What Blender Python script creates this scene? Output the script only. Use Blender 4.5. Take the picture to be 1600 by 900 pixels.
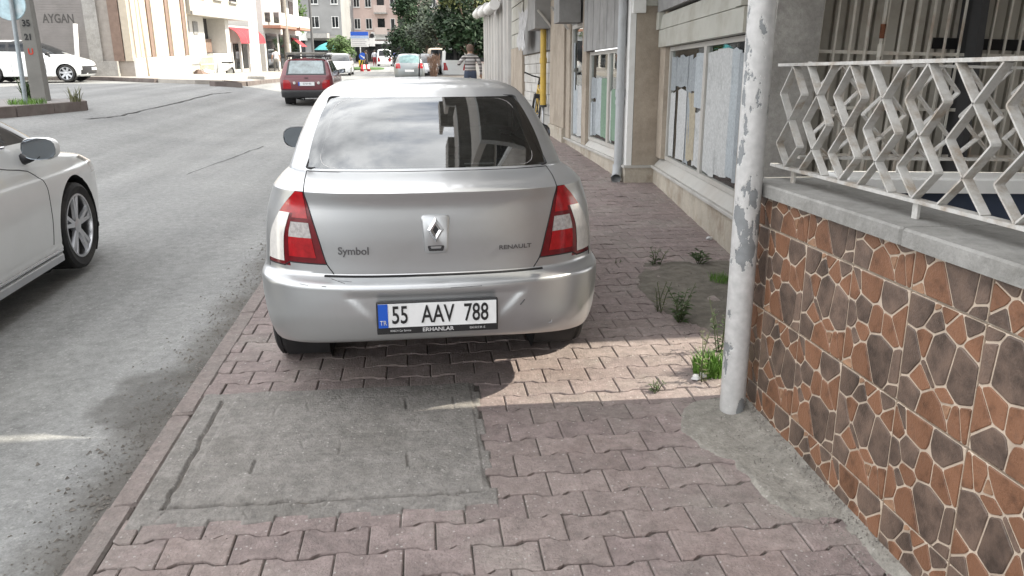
import bpy, bmesh, math, random
from mathutils import Vector, Matrix, Quaternion, noise
R = math.radians
random.seed(7)
for o in list(bpy.data.objects): bpy.data.objects.remove(o)
SC = bpy.context.scene
COL = SC.collection
# ------------------------------------------------------------------ camera
CAMH = 1.60; PITCH = 17.0; YAW = 6.42; FPX = 1232.0
cam_d = bpy.data.cameras.new('camera'); cam = bpy.data.objects.new('camera', cam_d); COL.objects.link(cam)
cam.location = (0, 0, CAMH); cam.rotation_euler = (R(90 - PITCH), 0, -R(YAW))
cam_d.sensor_width = 36; cam_d.lens = 36 * FPX / 1600; cam_d.clip_start = 0.05; cam_d.clip_end = 3000
SC.camera = cam
SC.render.resolution_x = 1024; SC.render.resolution_y = 576
# ------------------------------------------------------------------ light
SUN_EL = 40.0; SUN_AZ = 1.5                       # light comes from +X, a little from +Y
world = bpy.data.worlds.new('World'); SC.world = world; world.use_nodes = True
nt = world.node_tree; nt.nodes.clear()
wo = nt.nodes.new('ShaderNodeOutputWorld'); bg = nt.nodes.new('ShaderNodeBackground')
sky = nt.nodes.new('ShaderNodeTexSky'); sky.sky_type = 'NISHITA'; sky.sun_disc = False
sky.sun_elevation = R(SUN_EL); sky.sun_rotation = R(90 - SUN_AZ); sky.air_density = 1.0; sky.dust_density = 1.5
tc = nt.nodes.new('ShaderNodeTexCoord'); mp = nt.nodes.new('ShaderNodeMapping'); mp.inputs['Scale'].default_value = (1, 1, 2.2)
cn = nt.nodes.new('ShaderNodeTexNoise'); cn.inputs['Scale'].default_value = 2.3; cn.inputs['Detail'].default_value = 8; cn.inputs['Roughness'].default_value = 0.6
cr = nt.nodes.new('ShaderNodeValToRGB'); cr.color_ramp.elements[0].position = 0.30; cr.color_ramp.elements[1].position = 0.52
cs = nt.nodes.new('ShaderNodeTexNoise'); cs.inputs['Scale'].default_value = 5.0; cs.inputs['Detail'].default_value = 5
csr = nt.nodes.new('ShaderNodeValToRGB')
csr.color_ramp.elements[0].position = 0.3; csr.color_ramp.elements[0].color = (5.1, 5.15, 5.3, 1)
csr.color_ramp.elements[1].position = 0.7; csr.color_ramp.elements[1].color = (11.9, 11.85, 11.8, 1)
mx = nt.nodes.new('ShaderNodeMixRGB')
nt.links.new(tc.outputs['Generated'], mp.inputs[0]); nt.links.new(mp.outputs[0], cn.inputs[0]); nt.links.new(mp.outputs[0], cs.inputs[0])
nt.links.new(cn.outputs['Fac'], cr.inputs[0]); nt.links.new(cs.outputs['Fac'], csr.inputs[0])
nt.links.new(cr.outputs[0], mx.inputs[0]); nt.links.new(sky.outputs[0], mx.inputs[1]); nt.links.new(csr.outputs[0], mx.inputs[2])
nt.links.new(mx.outputs[0], bg.inputs[0]); bg.inputs[1].default_value = 0.12
nt.links.new(bg.outputs[0], wo.inputs[0])
sl = bpy.data.lights.new('sun', 'SUN'); so = bpy.data.objects.new('sun', sl); COL.objects.link(so)
sl.energy = 3.1; sl.angle = R(0.55); sl.color = (1.0, 0.93, 0.79)
_L = Vector((-math.cos(R(SUN_EL)) * math.cos(R(SUN_AZ)), -math.cos(R(SUN_EL)) * math.sin(R(SUN_AZ)), -math.sin(R(SUN_EL))))
so.rotation_euler = _L.to_track_quat('-Z', 'Y').to_euler(); so.location = (20, 2, 20)
SC.view_settings.view_transform = 'Standard'; SC.view_settings.look = 'None'
SC.view_settings.exposure = 1.5; SC.view_settings.gamma = 1.0; SC.view_settings.use_curve_mapping = False
# ------------------------------------------------------------------ pixel helpers (direction from the photograph, distance from the place)
_th, _ps = R(PITCH), R(YAW)
_F = Vector((math.sin(_ps) * math.cos(_th), math.cos(_ps) * math.cos(_th), -math.sin(_th)))
_Rt = Vector((math.cos(_ps), -math.sin(_ps), 0)); _U = _Rt.cross(_F); _C = Vector((0, 0, CAMH))
def ray(px, py): return _F + _Rt * ((px - 800) / FPX) - _U * ((py - 450) / FPX)
def at(px, py, Z): return _C + ray(px, py) * Z
def onz(px, py, z=0.0):
    v = ray(px, py); return _C + v * ((z - CAMH) / v.z)
def smooth(t):
    t = max(0.0, min(1.0, t)); return t * t * (3 - 2 * t)
def zg(x, y):
    z = -0.04 - 0.0048 * max(0.0, y - 3)
    z += 0.5 * smooth((-x - 3.5) / 4.5) * (1 - smooth((y - 33) / 22))
    return z
def lerp(a, b, t): return a + (b - a) * t
# ------------------------------------------------------------------ object helpers
def tag(o, label=None, cat=None, group=None, kind=None):
    if label: o['label'] = label
    if cat: o['category'] = cat
    if group: o['group'] = group
    if kind: o['kind'] = kind
    return o
def empty(name, loc=(0, 0, 0), rot=(0, 0, 0), label=None, cat=None, group=None):
    o = bpy.data.objects.new(name, None); COL.objects.link(o); o.empty_display_size = 0.2
    o.location = loc; o.rotation_euler = rot
    tag(o, label, cat, group); return o
def link(name, me, parent=None, loc=None, rot=None):
    o = bpy.data.objects.new(name, me); COL.objects.link(o)
    if parent is not None: o.parent = parent
    if loc is not None: o.location = loc
    if rot is not None: o.rotation_euler = rot
    return o
def copy_tree(o, parent=None):
    c = o.copy(); COL.objects.link(c); c.parent = parent
    for ch in list(o.children): copy_tree(ch, c)
    return c
class MB:
    def __init__(s): s.v = []; s.f = []; s.m = []; s.cur = 0
    def add(s, vs, fs):
        b = len(s.v); s.v += [tuple(p) for p in vs]
        for f in fs: s.f.append(tuple(b + i for i in f)); s.m.append(s.cur)
    def box(s, x0, x1, y0, y1, z0, z1):
        s.add([(x0,y0,z0),(x1,y0,z0),(x1,y1,z0),(x0,y1,z0),(x0,y0,z1),(x1,y0,z1),(x1,y1,z1),(x0,y1,z1)],
              [(0,3,2,1),(4,5,6,7),(0,1,5,4),(1,2,6,5),(2,3,7,6),(3,0,4,7)]); return s
    def bbox(s, x0, x1, y0, y1, z0, z1, b=0.01):
        # box with chamfered vertical and top edges
        ring = lambda i, z: [(x0+i+b,y0+i,z),(x1-i-b,y0+i,z),(x1-i,y0+i+b,z),(x1-i,y1-i-b,z),(x1-i-b,y1-i,z),(x0+i+b,y1-i,z),(x0+i,y1-i-b,z),(x0+i,y0+i+b,z)]
        s.loft([ring(0, z0), ring(0, z1 - b), ring(b * .7, z1)], True, True); return s
    def loft(s, rings, cap0=False, cap1=False, closed=True):
        n = len(rings[0]); vs = [p for r in rings for p in r]; fs = []
        for j in range(len(rings) - 1):
            for i in range(n if closed else n - 1):
                k = (i + 1) % n
                fs.append((j*n+i, j*n+k, (j+1)*n+k, (j+1)*n+i))
        if cap0: fs.append(tuple(reversed(range(n))))
        if cap1: fs.append(tuple((len(rings)-1)*n + i for i in range(n)))
        s.add(vs, fs); return s
    def tube(s, pts, r, n=8, cap=True, up=None):
        pts = [Vector(p) for p in pts]; rings = []
        rr = r if isinstance(r, (list, tuple)) else [r] * len(pts)
        prev = None
        for i, p in enumerate(pts):
            if i == 0: d = pts[1] - p
            elif i == len(pts) - 1: d = p - pts[i-1]
            else: d = (pts[i+1] - p).normalized() + (p - pts[i-1]).normalized()
            d = d.normalized() if d.length > 1e-9 else Vector((0, 0, 1))
            if prev is None:
                a = Vector((0, 0, 1)) if abs(d.z) < 0.9 else Vector((1, 0, 0))
                u = d.cross(a).normalized()
            else:
                u = (prev - d * prev.dot(d)); u = u.normalized() if u.length > 1e-6 else d.orthogonal().normalized()
            prev = u; w = d.cross(u)
            rings.append([p + (u * math.cos(2*math.pi*k/n) + w * math.sin(2*math.pi*k/n)) * rr[i] for k in range(n)])
        s.loft(rings, cap, cap); return s
    def bar(s, a, b, wv, tv):
        # rectangular bar from a to b, half-width vector wv, half-thickness vector tv
        a, b, wv, tv = Vector(a), Vector(b), Vector(wv), Vector(tv)
        s.loft([[p - wv - tv, p + wv - tv, p + wv + tv, p - wv + tv] for p in (a, b)], True, True); return s
    def lathe(s, prof, n=24, axis='z', c=(0, 0, 0), cap0=False, cap1=False):
        rings = []
        for r, h in prof:
            ring = []
            for k in range(n):
                a = 2 * math.pi * k / n; u, w = r * math.cos(a), r * math.sin(a)
                p = (u, w, h) if axis == 'z' else ((h, u, w) if axis == 'x' else (w, h, u))
                ring.append((p[0]+c[0], p[1]+c[1], p[2]+c[2]))
            rings.append(ring)
        s.loft(rings, cap0, cap1); return s
    def prism(s, poly, a, b, plane='xy'):
        def P(u, v, h): return (u, v, h) if plane == 'xy' else ((u, h, v) if plane == 'xz' else (h, u, v))
        s.loft([[P(u, v, a) for u, v in poly], [P(u, v, b) for u, v in poly]], True, True); return s
    def mesh(s, name, mats, smooth_=False, angle=None):
        me = bpy.data.meshes.new(name); me.from_pydata(s.v, [], s.f)
        ms = mats if isinstance(mats, (list, tuple)) else [mats]
        for m in ms: me.materials.append(m)
        if len(ms) > 1:
            for p, k in zip(me.polygons, s.m): p.material_index = k
        bm = bmesh.new(); bm.from_mesh(me); bmesh.ops.recalc_face_normals(bm, faces=bm.faces); bm.to_mesh(me); bm.free()
        if smooth_:
            me.shade_smooth()
            if angle: me.set_sharp_from_angle(angle=R(angle))
        me.update(); return me
    def build(s, name, mats, parent=None, smooth_=False, angle=None, loc=None, rot=None):
        return link(name, s.mesh(name, mats, smooth_, angle), parent, loc, rot)
def text_mesh(body, size, depth=0.0, xscale=1.0, align='CENTER', bold=0.0):
    cu = bpy.data.curves.new('t', 'FONT'); cu.body = body; cu.size = size; cu.extrude = depth; cu.align_x = align; cu.align_y = 'CENTER'
    cu.offset = bold; cu.resolution_u = 3
    o = bpy.data.objects.new('t', cu); COL.objects.link(o)
    me = bpy.data.meshes.new_from_object(o.evaluated_get(bpy.context.evaluated_depsgraph_get()))
    bpy.data.objects.remove(o); bpy.data.curves.remove(cu)
    for v in me.vertices: v.co.x *= xscale
    return me
# ------------------------------------------------------------------ materials
def N(t, kind, **kw):
    n = t.nodes.new(kind)
    for k, v in kw.items():
        if k in n.inputs: n.inputs[k].default_value = v
        else: setattr(n, k, v)
    return n
MATS = {}
def mat(name, col, rough=0.6, metal=0.0, var=0.12, scale=6.0, bump=0.0, bscale=60.0, coat=0.0, spec=0.5, dirt=None, dirt_amt=0.35, dscale=1.6, rnd=0.0, col2=None, trans=0.0, detail=6, grain=0.0, gscale=30.0, speck=0.0, sscale=60.0, speckc=(.48, .46, .43), world=False):
    if name in MATS: return MATS[name]
    m = bpy.data.materials.new(name); m.use_nodes = True; t = m.node_tree; p = t.nodes['Principled BSDF']
    L = t.links.new
    tcn = N(t, 'ShaderNodeTexCoord')
    if world:
        class _W: outputs = {'Object': N(t, 'ShaderNodeNewGeometry').outputs['Position']}
        tcn = _W
    n1 = N(t, 'ShaderNodeTexNoise', Scale=scale, Detail=detail, Roughness=0.6); L(tcn.outputs['Object'], n1.inputs['Vector'])
    r1 = N(t, 'ShaderNodeValToRGB'); c = col
    c0 = tuple(max(0, x * (1 - var)) for x in c); c1 = tuple(min(1, x * (1 + var)) for x in (col2 or c))
    r1.color_ramp.elements[0].position = 0.32; r1.color_ramp.elements[1].position = 0.68
    r1.color_ramp.elements[0].color = (*c0, 1); r1.color_ramp.elements[1].color = (*c1, 1)
    L(n1.outputs['Fac'], r1.inputs[0]); out = r1.outputs[0]
    if dirt:
        n2 = N(t, 'ShaderNodeTexNoise', Scale=dscale, Detail=9, Roughness=0.68); L(tcn.outputs['Object'], n2.inputs['Vector'])
        r2 = N(t, 'ShaderNodeValToRGB'); r2.color_ramp.elements[0].position = 0.48; r2.color_ramp.elements[1].position = 0.66
        r2.color_ramp.elements[1].color = (dirt_amt, dirt_amt, dirt_amt, 1)
        L(n2.outputs['Fac'], r2.inputs[0])
        mxn = N(t, 'ShaderNodeMixRGB'); mxn.inputs[2].default_value = (*dirt, 1)
        L(r2.outputs[0], mxn.inputs[0]); L(out, mxn.inputs[1]); out = mxn.outputs[0]
    if rnd:
        oi = N(t, 'ShaderNodeObjectInfo'); ge = N(t, 'ShaderNodeNewGeometry')
        ad = N(t, 'ShaderNodeMath', operation='ADD'); fr = N(t, 'ShaderNodeMath', operation='FRACT')
        L(oi.outputs['Random'], ad.inputs[0]); L(ge.outputs['Random Per Island'], ad.inputs[1]); L(ad.outputs[0], fr.inputs[0])
        mr = N(t, 'ShaderNodeMapRange'); mr.inputs['To Min'].default_value = 1 - rnd; mr.inputs['To Max'].default_value = 1 + rnd
        L(fr.outputs[0], mr.inputs['Value'])
        hs = N(t, 'ShaderNodeHueSaturation'); L(mr.outputs[0], hs.inputs['Value']); L(out, hs.inputs['Color']); out = hs.outputs[0]
    if grain:
        n4 = N(t, 'ShaderNodeTexNoise', Scale=gscale, Detail=12, Roughness=0.82); L(tcn.outputs['Object'], n4.inputs['Vector'])
        r4 = N(t, 'ShaderNodeMapRange'); r4.inputs['From Min'].default_value = .34; r4.inputs['From Max'].default_value = .66; r4.inputs['To Min'].default_value = 1 - grain; r4.inputs['To Max'].default_value = 1 + grain
        L(n4.outputs['Fac'], r4.inputs['Value']); hg = N(t, 'ShaderNodeHueSaturation'); L(r4.outputs[0], hg.inputs['Value']); L(out, hg.inputs['Color']); out = hg.outputs[0]
    if speck:
        vo = N(t, 'ShaderNodeTexVoronoi', Scale=sscale); L(tcn.outputs['Object'], vo.inputs['Vector'])
        wn = N(t, 'ShaderNodeSeparateColor'); L(vo.outputs['Color'], wn.inputs[0])
        th = N(t, 'ShaderNodeMath', operation='MULTIPLY_ADD'); th.inputs[1].default_value = 1.1; th.inputs[2].default_value = -.78; L(wn.outputs[0], th.inputs[0])
        cm = N(t, 'ShaderNodeMath', operation='LESS_THAN'); L(vo.outputs['Distance'], cm.inputs[0]); L(th.outputs[0], cm.inputs[1])
        ms = N(t, 'ShaderNodeMath', operation='MULTIPLY'); ms.inputs[1].default_value = speck; L(cm.outputs[0], ms.inputs[0])
        mk = N(t, 'ShaderNodeMixRGB'); mk.inputs[2].default_value = (*speckc, 1); L(ms.outputs[0], mk.inputs[0]); L(out, mk.inputs[1]); out = mk.outputs[0]
    L(out, p.inputs['Base Color'])
    p.inputs['Roughness'].default_value = rough; p.inputs['Metallic'].default_value = metal
    p.inputs['Coat Weight'].default_value = coat; p.inputs['Coat Roughness'].default_value = 0.04
    p.inputs['Specular IOR Level'].default_value = spec; p.inputs['Transmission Weight'].default_value = trans
    if bump:
        n3 = N(t, 'ShaderNodeTexNoise', Scale=bscale, Detail=5, Roughness=0.65); L(tcn.outputs['Object'], n3.inputs['Vector'])
        b = N(t, 'ShaderNodeBump', Strength=min(1.0, bump), Distance=0.01); L(n3.outputs['Fac'], b.inputs['Height']); L(b.outputs[0], p.inputs['Normal'])
    MATS[name] = m; return m
def emit_free(*a): pass
M_BLACK = mat('black_rubber', (0.016, 0.016, 0.017), 0.75, var=0.25, scale=9)
M_TYRE = mat('tyre_rubber', (0.022, 0.022, 0.023), 0.82, var=0.3, scale=14, dirt=(0.09, 0.085, 0.075), dirt_amt=0.5, dscale=5)
M_DARK = mat('dark_plastic', (0.025, 0.025, 0.027), 0.45, var=0.2)
M_SEAM = mat('seam_black', (0.006, 0.006, 0.007), 0.8)
M_CHROME = mat('chrome', (0.75, 0.76, 0.78), 0.12, 1.0, var=0.03)
M_ALLOY = mat('alloy', (0.55, 0.56, 0.58), 0.28, 0.9, var=0.06)
M_STEEL = mat('galvanised_steel', (0.42, 0.43, 0.44), 0.45, 0.6, var=0.15, dirt=(0.2, 0.15, 0.1), dirt_amt=0.3)
M_WHITEP = mat('white_paint', (0.74, 0.74, 0.72), 0.5, var=0.05, dirt=(0.4, 0.37, 0.32), dirt_amt=0.35, bump=0.15, bscale=30)
M_CONC = mat('concrete', (0.34, 0.33, 0.31), 0.85, var=0.14, scale=5, dirt=(0.16, 0.15, 0.135), dirt_amt=0.5, bump=0.5, bscale=70, grain=.22, gscale=25)
def glass_mat(name, tint, see=0.25, rough=0.015, refl=0.05):
    m = bpy.data.materials.new(name); m.use_nodes = True; t = m.node_tree; t.nodes.clear(); L = t.links.new
    o = N(t, 'ShaderNodeOutputMaterial'); gl = N(t, 'ShaderNodeBsdfGlossy', Roughness=rough); tr = N(t, 'ShaderNodeBsdfTransparent')
    gl.inputs['Color'].default_value = (0.93, 0.95, 0.96, 1); tr.inputs['Color'].default_value = (*[x * see for x in tint], 1)
    fr = N(t, 'ShaderNodeFresnel', IOR=1.52); mr = N(t, 'ShaderNodeMapRange'); mr.inputs['From Max'].default_value = 1.0; mr.inputs['To Min'].default_value = refl; mr.inputs['To Max'].default_value = 1.0
    L(fr.outputs[0], mr.inputs['Value']); mxs = N(t, 'ShaderNodeMixShader')
    L(mr.outputs[0], mxs.inputs[0]); L(tr.outputs[0], mxs.inputs[1]); L(gl.outputs[0], mxs.inputs[2]); L(mxs.outputs[0], o.inputs[0])
    MATS[name] = m; return m
M_CARGLASS = glass_mat('car_glass', (0.85, 0.95, 0.92), 0.45, refl=0.155)
M_SHOPGLASS = glass_mat('shop_glass', (0.9, 0.97, 0.95), 0.85)
M_DKGLASS = mat('dark_window_glass', (0.016, 0.018, 0.02), 0.05, var=0.3, spec=0.5)
# ================================================================== GROUND
def asphalt():
    m = bpy.data.materials.new('asphalt'); m.use_nodes = True; t = m.node_tree; p = t.nodes['Principled BSDF']; L = t.links.new
    tcn = N(t, 'ShaderNodeTexCoord'); V = tcn.outputs['Object']
    big = N(t, 'ShaderNodeTexNoise', Scale=0.55, Detail=7, Roughness=0.62); L(V, big.inputs['Vector'])
    stre = N(t, 'ShaderNodeMapping'); stre.inputs['Scale'].default_value = (1.1, 0.045, 1); L(V, stre.inputs[0])
    st = N(t, 'ShaderNodeTexNoise', Scale=1.4, Detail=5); L(stre.outputs[0], st.inputs['Vector'])
    agg = N(t, 'ShaderNodeTexNoise', Scale=110, Detail=6, Roughness=0.8); L(V, agg.inputs['Vector'])
    vor = N(t, 'ShaderNodeTexVoronoi', Scale=95); L(V, vor.inputs['Vector'])
    r = N(t, 'ShaderNodeValToRGB'); r.color_ramp.elements[0].position = 0.3; r.color_ramp.elements[1].position = 0.7
    r.color_ramp.elements[0].color = (0.185, 0.187, 0.184, 1); r.color_ramp.elements[1].color = (0.245, 0.246, 0.238, 1)
    L(big.outputs['Fac'], r.inputs[0])
    m1 = N(t, 'ShaderNodeMixRGB', blend_type='OVERLAY'); m1.inputs[0].default_value = 0.5; L(r.outputs[0], m1.inputs[1]); L(st.outputs['Fac'], m1.inputs[2])
    m2 = N(t, 'ShaderNodeMixRGB', blend_type='OVERLAY'); m2.inputs[0].default_value = 0.75; L(m1.outputs[0], m2.inputs[1]); L(agg.outputs['Fac'], m2.inputs[2])
    vr = N(t, 'ShaderNodeValToRGB'); vr.color_ramp.elements[0].position = 0.02; vr.color_ramp.elements[0].color = (1, 1, 1, 1); vr.color_ramp.elements[1].position = 0.18; vr.color_ramp.elements[1].color = (0, 0, 0, 1)
    L(vor.outputs['Distance'], vr.inputs[0])
    m3 = N(t, 'ShaderNodeMixRGB'); m3.inputs[2].default_value = (0.42, 0.42, 0.40, 1)
    vf = N(t, 'ShaderNodeMath', operation='MULTIPLY'); vf.inputs[1].default_value = 0.5; L(vr.outputs[0], vf.inputs[0]); L(vf.outputs[0], m3.inputs[0]); L(m2.outputs[0], m3.inputs[1])
    gr = N(t, 'ShaderNodeTexNoise', Scale=14, Detail=14, Roughness=0.86); L(V, gr.inputs['Vector'])
    grr = N(t, 'ShaderNodeMapRange'); grr.inputs['From Min'].default_value = .34; grr.inputs['From Max'].default_value = .66; grr.inputs['To Min'].default_value = .66; grr.inputs['To Max'].default_value = 1.34; L(gr.outputs['Fac'], grr.inputs['Value'])
    hsn = N(t, 'ShaderNodeHueSaturation'); L(grr.outputs[0], hsn.inputs['Value']); L(m3.outputs[0], hsn.inputs['Color'])
    vo2 = N(t, 'ShaderNodeTexVoronoi', Scale=42); L(V, vo2.inputs['Vector']); sc2 = N(t, 'ShaderNodeSeparateColor'); L(vo2.outputs['Color'], sc2.inputs[0])
    th2 = N(t, 'ShaderNodeMath', operation='MULTIPLY_ADD'); th2.inputs[1].default_value = .8; th2.inputs[2].default_value = -.42; L(sc2.outputs[0], th2.inputs[0])
    lt2 = N(t, 'ShaderNodeMath', operation='LESS_THAN'); L(vo2.outputs['Distance'], lt2.inputs[0]); L(th2.outputs[0], lt2.inputs[1])
    ml2 = N(t, 'ShaderNodeMath', operation='MULTIPLY'); ml2.inputs[1].default_value = .4; L(lt2.outputs[0], ml2.inputs[0])
    m3 = N(t, 'ShaderNodeMixRGB'); m3.inputs[2].default_value = (0.4, 0.4, 0.38, 1); L(ml2.outputs[0], m3.inputs[0]); L(hsn.outputs[0], m3.inputs[1])
    # gutter dirt along the kerb and a damp oily stain beside the patch
    sx = N(t, 'ShaderNodeSeparateXYZ'); L(V, sx.inputs[0])
    g = N(t, 'ShaderNodeMapRange'); g.inputs['From Min'].default_value = -1.62; g.inputs['From Max'].default_value = -1.18; L(sx.outputs[0], g.inputs['Value'])
    dn = N(t, 'ShaderNodeTexNoise', Scale=2.2, Detail=9, Roughness=0.7); L(V, dn.inputs['Vector'])
    mul = N(t, 'ShaderNodeMath', operation='MULTIPLY'); L(g.outputs[0], mul.inputs[0]); L(dn.outputs['Fac'], mul.inputs[1])
    dr = N(t, 'ShaderNodeValToRGB'); dr.color_ramp.elements[0].position = 0.2; dr.color_ramp.elements[1].position = 0.46; dr.color_ramp.elements[1].color = (0.75, 0.75, 0.75, 1); L(mul.outputs[0], dr.inputs[0])
    m4 = N(t, 'ShaderNodeMixRGB'); m4.inputs[2].default_value = (0.075, 0.066, 0.055, 1); L(dr.outputs[0], m4.inputs[0]); L(m3.outputs[0], m4.inputs[1])
    dist = N(t, 'ShaderNodeVectorMath', operation='DISTANCE')
    wv = N(t, 'ShaderNodeVectorMath', operation='MULTIPLY'); wv.inputs[1].default_value = (1.9, 0.95, 0); L(V, wv.inputs[0])
    nv = N(t, 'ShaderNodeVectorMath', operation='MULTIPLY_ADD'); nv.inputs[1].default_value = (1.1, 1.1, 0)
    dn2 = N(t, 'ShaderNodeTexNoise', Scale=4.0, Detail=7); L(V, dn2.inputs['Vector']); L(dn2.outputs['Color'], nv.inputs[0]); L(wv.outputs[0], nv.inputs[2])
    L(nv.outputs[0], dist.inputs[0]); dist.inputs[1].default_value = (-1.36 * 1.9 + 0.55, 3.75 * 0.95 + 0.55, 0)
    sr = N(t, 'ShaderNodeMapRange'); sr.inputs['From Min'].default_value = 0.5; sr.inputs['From Max'].default_value = 0.2; sr.inputs['To Max'].default_value = 0.62; L(dist.outputs['Value'], sr.inputs['Value'])
    m5 = N(t, 'ShaderNodeMixRGB'); m5.inputs[2].default_value = (0.06, 0.055, 0.048, 1); L(sr.outputs[0], m5.inputs[0]); L(m4.outputs[0], m5.inputs[1])
    L(m5.outputs[0], p.inputs['Base Color']); p.inputs['Roughness'].default_value = 0.82; p.inputs['Specular IOR Level'].default_value = 0.35
    b = N(t, 'ShaderNodeBump', Strength=0.7, Distance=0.004); L(agg.outputs['Fac'], b.inputs['Height']); L(b.outputs[0], p.inputs['Normal'])
    return m
M_ASPH = asphalt()
def grid(name, xs, ys, zf, m, parent=None):
    b = MB(); nx = len(xs)
    b.v = [(x, y, zf(x, y)) for y in ys for x in xs]
    for j in range(len(ys) - 1):
        for i in range(nx - 1): b.f.append((j*nx+i, j*nx+i+1, (j+1)*nx+i+1, (j+1)*nx+i)); b.m.append(0)
    return b.build(name, m, parent, True)
xs = [-600, -300, -150, -80, -50, -35, -25] + [-20 + i for i in range(19)] + [-1.15, 0, 3, 10, 40, 150, 600]
ys = [-60, -20, -6, 0] + [2 * i for i in range(1, 45)] + [95, 105, 120, 150, 220, 400, 900]
tag(grid('road', xs, ys, zg, M_ASPH), kind='structure')
# ---- pavers
M_PAV = mat('paver_concrete', (0.248, 0.2, 0.189), 0.85, var=0.18, scale=9, dirt=(0.285, 0.255, 0.23), dirt_amt=0.8, dscale=1.3, rnd=0.09, bump=0.9, bscale=90, grain=.3, gscale=22, speck=.6, sscale=62, world=True)
M_PAVG = mat('paver_grey', (0.265, 0.218, 0.202), 0.85, var=0.16, scale=9, dirt=(0.25, 0.19, 0.175), dirt_amt=0.6, dscale=1.5, rnd=0.09, bump=0.9, bscale=90, grain=.3, gscale=22, speck=.6, sscale=62, world=True)
M_BED = mat('joint_sand', (0.11, 0.098, 0.086), 0.95, var=0.4, scale=30)
M_KERB = mat('kerb_concrete', (0.225, 0.19, 0.176), 0.88, var=0.2, scale=6, dirt=(0.17, 0.158, 0.145), dirt_amt=0.85, dscale=3, bump=0.9, bscale=60, grain=.3, gscale=20, speck=.4, sscale=50)
sw = MB(); sw.box(-1.085, 3.4, -8, 70, -0.4, -0.010)
sidewalk = tag(sw.build('sidewalk', M_BED), kind='structure')
PL, PP = 0.2255, 0.146
def paver_poly(L, gap):
    a = L / 2 - gap; hi = 0.0825 - gap; lo = 0.0635 - gap; p, q = L * 0.33, L * 0.21
    top = [(a, hi), (p, hi), (q, lo), (-q, lo), (-p, hi), (-a, hi)]
    return [(x, y) for x, y in top] + [(x, -y) for x, y in reversed(top)]
def paver_geo(b, cx, cy, z, tiltx, tilty, rz, cut=None):
    pts = paver_poly(PL, 0.0024)
    if cut is not None: pts = cut_poly(pts, cut - cx)
    cr_, sr_ = math.cos(rz), math.sin(rz)
    def P(x, y, inset, h):
        k = 1 - inset / 0.09
        x, y = x * k, y * k
        X, Y = x * cr_ - y * sr_, x * sr_ + y * cr_
        return (cx + X, cy + Y, z + h + X * tiltx + Y * tilty)
    b.loft([[P(x, y, 0, -0.03) for x, y in pts], [P(x, y, 0, -0.004) for x, y in pts], [P(x, y, 0.0035, 0) for x, y in pts]], False, True)
def cut_poly(poly, x0):
    out = []
    for i in range(len(poly)):
        a, b = poly[i], poly[(i + 1) % len(poly)]
        if a[0] >= x0: out.append(a)
        if (a[0] - x0) * (b[0] - x0) < 0:
            t = (x0 - a[0]) / (b[0] - a[0]); out.append((x0, lerp(a[1], b[1], t)))
    return out
PMESH = []
for k in range(4):
    b = MB(); paver_geo(b, 0, 0, 0, 0, 0, 0); PMESH.append(b.mesh('paver', M_PAVG if k == 3 else M_PAV))
# concrete patch outline and apron outline (metres on the pavement)
PATCH = (-1.085, 0.235, 2.50, 3.62)
def in_patch(x, y): return PATCH[0] - .2 < x < PATCH[1] - 0.06 and PATCH[2] + 0.05 < y < PATCH[3] - 0.02
def apron_d(x, y):
    # signed depth inside the mortar apron round the pole and along the wall foot
    n = noise.noise(Vector((x * 5, y * 5, 3.1))) * 0.05 + noise.noise(Vector((x * 17, y * 17, 1.1))) * 0.015
    d1 = 0.34 - math.hypot((x - 1.42) * 0.92, (y - 2.98) * 1.0)
    d1 = max(d1, min(x - (1.15 + 0.16 * (2.95 - y)), y - 2.3, 3.12 - y))
    d2 = x - (1.445 - 0.02 * (3 - y))
    return max(d1, d2) + n
cells = []
rows_n = int(22 / PP)
rr = random.Random(3)
for j in range(-2, rows_n):
    y = 1.62 + j * PP
    off = (j % 2) * PL / 2 + (0.012 * math.sin(j * 0.6))
    i0 = int(-1.2 / PL) - 1
    for i in range(i0, int(3.1 / PL) + 2):
        x = i * PL + off
        if x + PL / 2 < -1.05 or x > 3.0: continue
        if x > 1.5 and y < 3.35: continue
        if in_patch(x, y) or apron_d(x, y) > 0.13 and y < 3.4: continue
        cells.append((x, y, j))
cells.sort(key=lambda c: (math.hypot(c[0] * 0.8, c[1])))
def hidden_by_car(x, y): return -0.62 < x < 0.70 and 4.25 < y < 7.6
vis = [c for c in cells if c[1] > 1.95 and not hidden_by_car(c[0], c[1]) and c[0] < 1.75 + 0.3 * c[1]]
near = set(vis[:300])
far = MB()
for c in cells:
    x, y, j = c
    z = rr.uniform(-0.004, 0.003) + 0.006 * noise.noise(Vector((x * 1.3, y * 1.3, 0)))
    tx, ty = rr.uniform(-.012, .012), rr.uniform(-.014, .014)
    rz = rr.uniform(-.012, .012)
    if x - PL / 2 < -1.081:
        if x + PL / 2 > -1.05:
            eb_ = MB(); paver_geo(eb_, x, y, z, 0, 0, 0, -1.081)
            if c in near: eb_.build('paver', M_PAV, sidewalk)
            else: far.add(eb_.v, eb_.f)
        continue
    if c in near:
        grey = noise.noise(Vector((x * 1.1, y * 1.1, 9))) + rr.uniform(-.25, .25)
        ob = link('paver', PMESH[3 if grey > 0.3 else rr.randrange(3)], sidewalk, (x, y, z), (ty, -tx, rz))
        ob.scale = (1, 1, 1)
    else: paver_geo(far, x, y, z, tx, ty, rz)
tag(far.build('paver_field', M_PAV, sidewalk), kind='stuff')
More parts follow.
